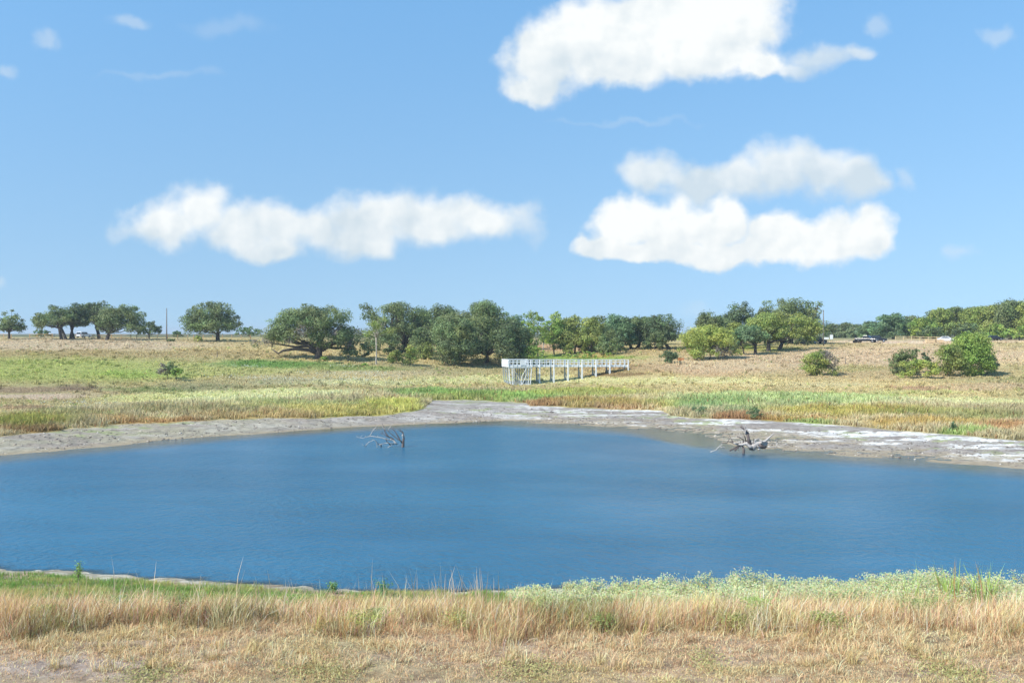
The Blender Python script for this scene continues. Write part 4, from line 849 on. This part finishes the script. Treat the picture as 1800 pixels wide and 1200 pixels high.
# ------------------------------------------------------------------ white jetty
def jetty():
    p0 = Vector(((894-900)/F*183, 183, 0)); p1 = Vector(((1109-900)/F*189, 189, 0)); L = (p1-p0).length; rz = math.atan2(p1.y-p0.y, p1.x-p0.x)
    root = empty('jetty', (p0.x, p0.y, 0), 'white timber jetty with railed walkway and braced square platform', 'jetty', rz=rz)
    ex = Vector((math.cos(rz), math.sin(rz))); ey = Vector((-ex.y, ex.x))
    def gz(x, y): q = Vector((p0.x, p0.y))+ex*x+ey*y; return HZ(q.x, q.y)
    def dz(x): return 4.70-.19*x/L                               # underside of the fascia
    FS, RL = .36, 1.30
    PW, PD = 4.5, 4.8; KX = PW/5.45                                            # platform
    y0, y1 = 1.2, 3.0                                             # walkway width
    for (nm, xa, xb, ya, yb) in (('platform_deck', 0, PW, 0, PD), ('walkway_deck', PW, L, y0, y1)):
        m = MB(); n = int((xb-xa)/.16)
        for i in range(n):
            a = xa+(xb-xa)*i/n; bq = xa+(xb-xa)*(i+1)/n-.015; m.box((a, ya+.06, dz(a)+FS-.06), (bq, yb-.06, dz(a)+FS))
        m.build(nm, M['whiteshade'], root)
        m = MB()
        for yy in (ya, yb): m.bar((xa, yy, dz(xa)+FS/2), (xb, yy, dz(xb)+FS/2), .08, FS)
        m.bar((xa, ya+.05, dz(xa)+FS/2), (xa, yb-.05, dz(xa)+FS/2), .08, FS-.01)
        if nm == 'platform_deck': m.bar((xb, ya+.05, dz(xb)+FS/2), (xb, yb-.05, dz(xb)+FS/2), .08, FS-.01)
        for j in range(1, 5): yy = ya+(yb-ya)*j/5; m.bar((xa+.06, yy, dz(xa)+.20), (xb-.06, yy, dz(xb)+.20), .06, .26)
        m.build('fascia', M['white'], root)
    def rail(pa, pb, step, panel=None):
        pa, pb = Vector(pa), Vector(pb); ln = (pb-pa).length; n = max(1, round(ln/step)); m = MB()
        d1 = Vector((pa.x, pa.y, dz(pa.x)+FS+.98)); d2 = Vector((pb.x, pb.y, dz(pb.x)+FS+.98))
        m.bar(d1, d2, .16, .09); dn = Vector((0,0,.46)); m.bar(d1-dn, d2-dn, .05, .09)
        m.build('handrail', M['white'], root)
        for i in range(n+1):
            q = pa.lerp(pb, i/n); MB().bar((q.x, q.y, dz(q.x)+.02), (q.x, q.y, dz(q.x)+FS+.945), .09, .09).build('baluster', M['white'], root)
    xs = [PW+(L-PW)*i/6 for i in range(7)]
    rail((PW, y0-.05, 0), (L, y0-.05, 0), .93); rail((PW, y1+.05, 0), (L, y1+.05, 0), .93)
    rail((0, -.06, 0), (PW, -.06, 0), .78); rail((0, PD+.06, 0), (PW, PD+.06, 0), .78)
    rail((-.06, 0, 0), (-.06, PD, 0), .96); rail((PW+.06, 0, 0), (PW+.06, y0-.2, 0), .9); rail((PW+.06, y1+.2, 0), (PW+.06, PD, 0), .9)
    MB().box((-.14, .1, dz(0)+FS+.05), (-.10, PD-.1, dz(0)+FS+.93)).build('side_panel', M['white'], root)
    MB().box((2.3, -.14, dz(0)+FS+.05), (3.1, -.10, dz(0)+FS+.93)).build('side_panel', M['white'], root)
    # pairs of posts under the walkway
    for x in [1.75+2.78*i+PW for i in range(0, 6)]:
        if x > L-.4: continue
        for yy in (y0-.12, y1+.12):
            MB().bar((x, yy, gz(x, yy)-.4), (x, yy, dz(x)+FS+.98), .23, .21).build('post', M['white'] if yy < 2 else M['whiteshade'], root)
        if dz(x)-gz(x, 2) > .7:
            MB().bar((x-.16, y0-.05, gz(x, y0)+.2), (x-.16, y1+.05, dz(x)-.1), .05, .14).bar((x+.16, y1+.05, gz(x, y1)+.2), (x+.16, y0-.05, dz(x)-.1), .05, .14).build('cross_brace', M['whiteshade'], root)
        MB().bar((x, y0-.3, dz(x)-.09), (x, y1+.3, dz(x)-.09), .10, .18).build('cross_beam', M['white'], root)
    for yy in (y0-.1, y1+.1): MB().bar((L-.1, yy, gz(L-.1, yy)-.4), (L-.1, yy, dz(L)+FS+.98), .2, .2).build('post', M['white'], root)
    # braced tower of the platform: four frames one behind another
    zt = dz(0)
    for fi, yy in enumerate((.12, 1.64, 3.16, PD-.12)):
        g = gz(2.0, yy); mt = M['white'] if fi == 0 else M['whiteshade']  # frames behind the first take the darkened, shaded paint
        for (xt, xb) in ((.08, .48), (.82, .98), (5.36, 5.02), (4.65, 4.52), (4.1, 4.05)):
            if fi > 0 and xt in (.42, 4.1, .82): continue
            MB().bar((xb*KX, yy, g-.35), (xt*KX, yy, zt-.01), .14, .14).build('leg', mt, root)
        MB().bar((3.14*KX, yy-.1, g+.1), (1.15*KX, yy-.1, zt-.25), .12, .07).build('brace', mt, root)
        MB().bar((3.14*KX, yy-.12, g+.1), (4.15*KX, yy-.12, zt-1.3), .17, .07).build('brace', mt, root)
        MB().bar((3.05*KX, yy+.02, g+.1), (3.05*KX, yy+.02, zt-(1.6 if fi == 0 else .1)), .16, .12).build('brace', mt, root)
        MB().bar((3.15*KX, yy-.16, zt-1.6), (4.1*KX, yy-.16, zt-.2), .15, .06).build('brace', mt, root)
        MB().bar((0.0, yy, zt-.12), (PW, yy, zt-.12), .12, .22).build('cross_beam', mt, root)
        MB().bar((.5*KX, yy-.11, g+.10), (5.0*KX, yy-.11, g+.10), .10, .2).build('sill_beam', mt, root)
    for x in (.6*KX, 4.9*KX):
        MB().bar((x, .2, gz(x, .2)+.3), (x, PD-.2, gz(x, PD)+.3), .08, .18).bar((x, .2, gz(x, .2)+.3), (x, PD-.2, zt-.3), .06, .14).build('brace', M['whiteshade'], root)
    lad = MB()                                                  # ladder at the left corner
    g = gz(.8, -.2)
    for xx in (.62, .98): lad.bar((xx, -.24, g-.1), (xx, -.2, zt+.1), .05, .08)
    for i in range(10): lad.bar((.63, -.22, g+.3+i*.32), (.97, -.22, g+.3+i*.32), .035)
    lad.build('ladder', M['white'], root)
jetty()

# ------------------------------------------------------------------ poles, fences, stakes, barrier
def pole(ub, D, vt, label, cross, rad=.13):
    b = GP(ub, D); h = CAMZ-(vt-HV)/F*D-b.z; root = empty('utility_pole', b, label, 'pole')
    MB().tube([(0,0,-.4),(0,0,h*.5),(0,0,h)], [rad*1.2, rad, rad*.75], 10).build('shaft', M['greywood'], root, smooth=True)
    if cross: MB().tube([(0,-.14,h-.05),(0,-.14,h+.12)], [.06,.04], 8).build('insulator', M['metal'], root)
    return b+Vector((0, 0, h))
pa = pole(293, 250, 542, 'tall bare dark pole standing alone on the left hill', True)
pb = pole(1447.5, 242, 545, 'weathered utility pole right of the largest dome shaped oak', True)
def fence(pts, label, matn='wood', h=1.15, gap=2.6, rails=2):
    root = empty('rail_fence', GP(*pts[0]), label, 'fence', 'timber rail fences on the hilltops'); o0 = root.location.copy()
    W_ = [GP(u, D) for u, D in pts]; posts = []
    for a, b in zip(W_[:-1], W_[1:]):
        n = max(1, round((b-a).length/gap))
        for i in range(n): q = a.lerp(b, i/n); posts.append(Vector((q.x, q.y, HZ(q.x, q.y))))
    posts.append(W_[-1]); posts = [p-o0 for p in posts]
    for p in posts: MB().bar(p-Vector((0,0,.3)), p+Vector((0,0,h+.06)), .13, .13).build('post', M[matn], root)
    for j in range(rails):
        m = MB(); z = Vector((0, -.12, h*(.95-.48*j)))
        for a, b in zip(posts[:-1], posts[1:]): m.bar(a+z, b+z, .04, .10)
        m.build('rail', M[matn], root)
fence([(-60,272),(20,268)], 'leftmost short run of new timber fence at the far left')
fence([(52,268),(92,266)], 'new timber fence below the low distant tree')
fence([(95,272),(165,274)], 'dark grey fence behind the trunks of the hilltop cluster oaks', 'greywood')
fence([(162,262),(230,262)], 'new timber fence in front of the dense right cluster oak')
fence([(240,262),(330,268)], 'new timber fence running behind the tall bare pole')
fence([(340,275),(440,285)], 'timber fence behind the solitary oak on the left hill')
fence([(1574,302),(1662,288)], 'new timber fence along the foot of the far wood at the right', 'yellow')
fence([(1664,305),(1706,300)], 'dark fence behind the silver parked car', 'greywood')
for (u, D, h, lb) in [(382,205,1.1,'thin dark stake on the left slope below the solitary oak'),(1486,188,1.3,'thin dark stake on the right slope beyond the lone shrub'),(1407,228,.8,'short dark stake right of the front row oaks')]:
    o = MB().tube([(0,0,-.3),(0,0,h*.6),(.02,0,h)], [.07,.06,.055], 7).build('stake', M['greywood']); o.location = GP(u, D); tag(o, lb, 'stake')
def barrier():
    b = GP(1190, 193); k = 193/F; root = empty('barrier', b, 'orange mesh barrier on pale yellow posts beside the yellow green thicket', 'barrier')
    for u in (1183.5, 1188.5, 1193.5, 1200.5):
        x = (u-1190)*k; z = HZ(b.x+x, b.y)-b.z; MB().tube([(x,0,z-.2),(x,0,z+.9)], [.075,.07], 8).build('post', M['yellow'], root)
    m = MB()
    for i in range(5): z = .82+i*.11; m.bar((.25, .14, z), (1.35, .14, z), .03, .07)
    for i in range(8): x = .25+i*.157; m.bar((x, .15, .78), (x, .15, 1.32), .06, .03)
    m.build('mesh_panel', M['orange'], root)
barrier()

# ------------------------------------------------------------------ vehicles and site clutter
def vehicle(name, label, cat, u, D, rz, paint, style):
    b = GP(u, D); root = empty(name, b, label, cat, rz=rz)
    Wd = 1.0
    if style == 'pickup':
        body = [(-2.8,.45),(-2.85,1.1),(-.75,1.12),(-.55,1.12),(.95,1.12),(1.2,1.08),(2.65,.98),(2.8,.75),(2.78,.42),(2.2,.38),(-2.1,.38)]
        cab = [(-.85,1.1),(-.7,1.78),(-.5,1.86),(.45,1.86),(.62,1.8),(1.25,1.08)]; win = [(-.62,1.2),(-.5,1.68),(.42,1.68),(.95,1.2)]; wx = (-1.85,1.85); wh = .42
    elif style == 'suv':
        body = [(-2.3,.5),(-2.35,1.1),(-2.2,1.15),(.9,1.12),(2.1,1.02),(2.3,.8),(2.28,.45),(-2.2,.42)]
        cab = [(-2.28,1.1),(-2.1,1.78),(-1.9,1.86),(.35,1.84),(.5,1.78),(1.1,1.1)]; win = [(-1.95,1.2),(-1.85,1.68),(.3,1.68),(.85,1.2)]; wx = (-1.45,1.45); wh = .40
    else:
        body = [(-2.2,.4),(-2.25,.95),(-1.7,1.02),(1.0,.98),(2.0,.85),(2.2,.65),(2.2,.35),(-2.1,.33)]
        cab = [(-1.75,.98),(-1.1,1.42),(-.9,1.47),(.25,1.47),(.4,1.43),(1.15,.96)]; win = [(-1.45,1.02),(-1.0,1.36),(.22,1.36),(.85,1.02)]; wx = (-1.4,1.4); wh = .34
    MB().prism(body, -Wd, Wd).build('body', M[paint], root, bevel=.07)
    MB().prism(cab, -Wd*.86, Wd*.86).build('cab', M[paint], root, bevel=.06)
    for s in (-1, 1): MB().prism(win, s*Wd*.86-.012, s*Wd*.86+.012).build('side_window', M['glass'], root)
    x0, z0 = cab[-1]; x1, z1 = cab[-2]; n = Vector((z1-z0, 0, x0-x1)).normalized()*-.015
    def pane(a, c, sgn):
        o_ = Vector((sgn*.02, 0, .012)); m = MB(); f = .74; V = []
        for (q, e) in ((a, .12), (c, .9)):
            p = Vector((a[0]+(c[0]-a[0])*e, 0, a[1]+(c[1]-a[1])*e))
            for s in (-f, f): V.append(p+o_+Vector((0, s, 0)))
        V2 = [v+o_*.8 for v in V]; m.add(V+V2, [(0,1,3,2),(4,6,7,5),(0,4,5,1),(2,3,7,6),(0,2,6,4),(1,5,7,3)]); return m
    pane(cab[-1], cab[-2], 1).build('windscreen', M['glass'], root); pane(cab[0], cab[1], -1).build('rear_window', M['glass'], root)
    if style == 'pickup': MB().box((-2.7,-.8,1.121),(-.95,.8,1.135)).build('load_bed', M['tyre'], root)
    for x in wx:
        for s in (-1, 1):
            t = MB().tube([(x, s*.78, wh), (x, s*1.03, wh)], [wh, wh], 18).build('wheel', M['tyre'], root, bevel=.03)
            MB().tube([(x, s*1.03, wh), (x, s*1.045, wh)], [wh*.6, wh*.55], 14).build('rim', M['rim'], t)
    fx = max(p[0] for p in body); bx = min(p[0] for p in body); fz = .78 if style != 'car' else .62
    for s in (-1, 1):
        MB().box((fx-.06, s*.72-.16, fz-.08), (fx+.03, s*.72+.16, fz+.08)).build('headlight', M['lamp'], root)
        MB().box((bx-.03, s*.82-.1, fz), (bx+.05, s*.82+.1, fz+.25)).build('tail_light', M['redlamp'], root)
    MB().box((fx-.05, -.5, fz-.1), (fx+.025, .5, fz+.08)).build('grille', M['metal'], root); MB().box((fx-.03, -.92, .38), (fx+.08, .92, .54)).build('bumper', M['rim'], root, bevel=.02)
vehicle('pickup_truck', 'dark pickup truck parked left of the other dark vehicle on the right hilltop', 'truck', 1523, 262, -.65, 'black', 'pickup')
vehicle('parked_suv', 'dark grey roofed suv parked right behind the dark pickup truck', 'car', 1543, 264, -.35, 'black', 'suv')
vehicle('parked_car', 'silver white car parked between the new timber fence and the tallest shrub', 'car', 1664, 262, -.45, 'whitecar', 'car')
vehicle('parked_suv', 'dark vehicle in the shade under the right edge of the largest dome shaped oak', 'car', 1437, 262, .3, 'black', 'suv')
vehicle('parked_car', 'small dark distant car near the right edge below the wood', 'car', 1748, 292, .1, 'black', 'car')
vehicle('parked_van', 'white vehicle behind the dark fence under the hilltop cluster oaks', 'van', 147, 300, 1.3, 'whitecar', 'suv')
def stack(u, D, w, label):
    b = GP(u, D); root = empty('lumber_stack', b, label, 'lumber', 'lumber stacks by the parked cars')
    for x in (-w*.35, w*.35): MB().box((x-.08,-.6,-.1),(x+.08,.6,.1)).build('bearer', M['greywood'], root)
    for j in range(4):
        for i in range(5): MB().box((-w/2+.03*(j%2), -.6+i*.24, .102+j*.19), (w/2-.03*((i+j)%3), -.6+i*.24+.22, .10+j*.19+.18)).build('plank', M['lumber'], root)
stack(1636, 256, 2.5, 'left one of two pale lumber stacks on the right hilltop'); stack(1650, 256, 2.2, 'right one of two pale lumber stacks, next to the silver car')
def trailer():
    b = GP(1503, 262); root = empty('flat_trailer', b, 'low flat trailer standing left of the dark pickup truck', 'trailer', rz=-.1)
    MB().box((-1.5,-.9,.5),(1.5,.9,.62)).build('bed', M['greywood'], root)
    for s in (-1,1): MB().tube([(0,s*.92,.34),(0,s*1.08,.34)],[.34,.34],14).build('wheel', M['tyre'], root)
    MB().bar((1.5,.4,.5),(2.5,0,.48),.08).bar((1.5,-.4,.5),(2.5,0,.48),.08).build('drawbar', M['metal'], root)
trailer()
def board(u, D, w, h, label):
    b = GP(u, D); root = empty('sign_board', b, label, 'sign')
    MB().box((-w/2,-.03,.5),(w/2,.03,.5+h)).build('panel', M['white'], root)
    for s in (-1,1): MB().box((s*w*.35-.04,.031,-.2),(s*w*.35+.04,.1,.5+h*.8)).build('leg', M['greywood'], root)
board(1461.5, 290, .9, 1.3, 'small upright white board standing right of the right pole'); board(1452, 292, 1.6, .6, 'low white board beside the small upright white board')

# ------------------------------------------------------------------ single plants on the near shore
def leafy(ub, D, h, wd, label, tone, seed, s=.05, stems=4, per=110):
    r = np.random.default_rng(seed); b = GP(ub, D); root = empty('green_weed', b, label, 'plant'); t = MB(); P = []
    for i in range(stems):
        e = np.array([r.uniform(-.5, .5)*wd, r.uniform(-.3, .3)*wd, h*r.uniform(.7, 1)]); t.tube([(0,0,-.1),tuple(e*.5*[.6,.6,1.0]),tuple(e)],[.016,.012,.005],6)
        for j in range(per):
            q = r.uniform(.25, 1); P.append(e*[q*q*1.0,q,q]+r.normal(0, .055+.08*wd*(1-q*.5), 3)*[1,1,.6])
    t.build('stem', M['bark'], root); P = np.array(P); nn = r.normal(size=P.shape)+[0,-.3,.6]; nn /= np.linalg.norm(nn, axis=1)[:, None]
    V, Fc, C = leafquads(P, nn, r.uniform(s*.6, s*1.3, len(P)), lin(tone)*r.uniform(.7, 1.3, (len(P), 1)), r); mesh_np('foliage', V, Fc, M['leaf'], C, root)
leafy(137, 42, 1.15, .35, 'tall upright green weed above the near shore at the far left', (150,180,90), 1)
leafy(672, 41, .75, .75, 'feathery spreading green weed on the near shore left of center', (120,160,96), 2)
leafy(586, 41.5, .5, .35, 'small green weed left of the feathery weed on the near shore', (130,168,96), 3)
def cattail(ub, D, n, label, seed):
    r = np.random.default_rng(seed); b = GP(ub, D); root = empty('cattail_clump', b, label, 'plant')
    n = int(n*.9)
    for nm, c, k in (('green_leaves', (170,194,104), n), ('dry_leaves', (176,134,92), n//3)):
        x = r.normal(0, .22, k); y = r.normal(0, .2, k); z = np.array([HZ(b.x+a, b.y+q)-b.z for a, q in zip(x, y)])
        blades(nm, x, y, r.uniform(1.0, 2.15, k), r.uniform(.034, .052, k), np.tile(lin(c)*1.15, (k, 1))*r.uniform(.75, 1.25, (k, 1)), M['reed'], lean=.22, wind=(-.02, 0), z=z, kind=None, parent=root, rng=r, face=True)
cattail(1672, 37.5, 34, 'left tall green cattail clump rising above the silvery weeds', 5)
cattail(1728, 37.5, 30, 'rightmost tall cattail clump rising above the silvery weeds near the frame edge', 6)
cattail(1600, 37, 12, 'short cattail clump left of the two tall clumps', 7)

# ------------------------------------------------------------------ the thin summer haze over the land
hz = MB().box((-9000, -120, -5), (9000, 4700, 26)).build('haze', bpy.data.materials.new('haze')); tag(hz, kind='stuff'); hz.display_type = 'WIRE'
hm = hz.data.materials[0]; hm.use_nodes = True; hn = hm.node_tree; hn.nodes.remove(hn.nodes['Principled BSDF'])
pv = hn.nodes.new('ShaderNodeVolumePrincipled'); pv.inputs['Color'].default_value = (.9, .94, 1, 1); pv.inputs['Density'].default_value = .00021; pv.inputs['Anisotropy'].default_value = .2
hn.links.new(pv.outputs[0], hn.nodes['Material Output'].inputs['Volume'])
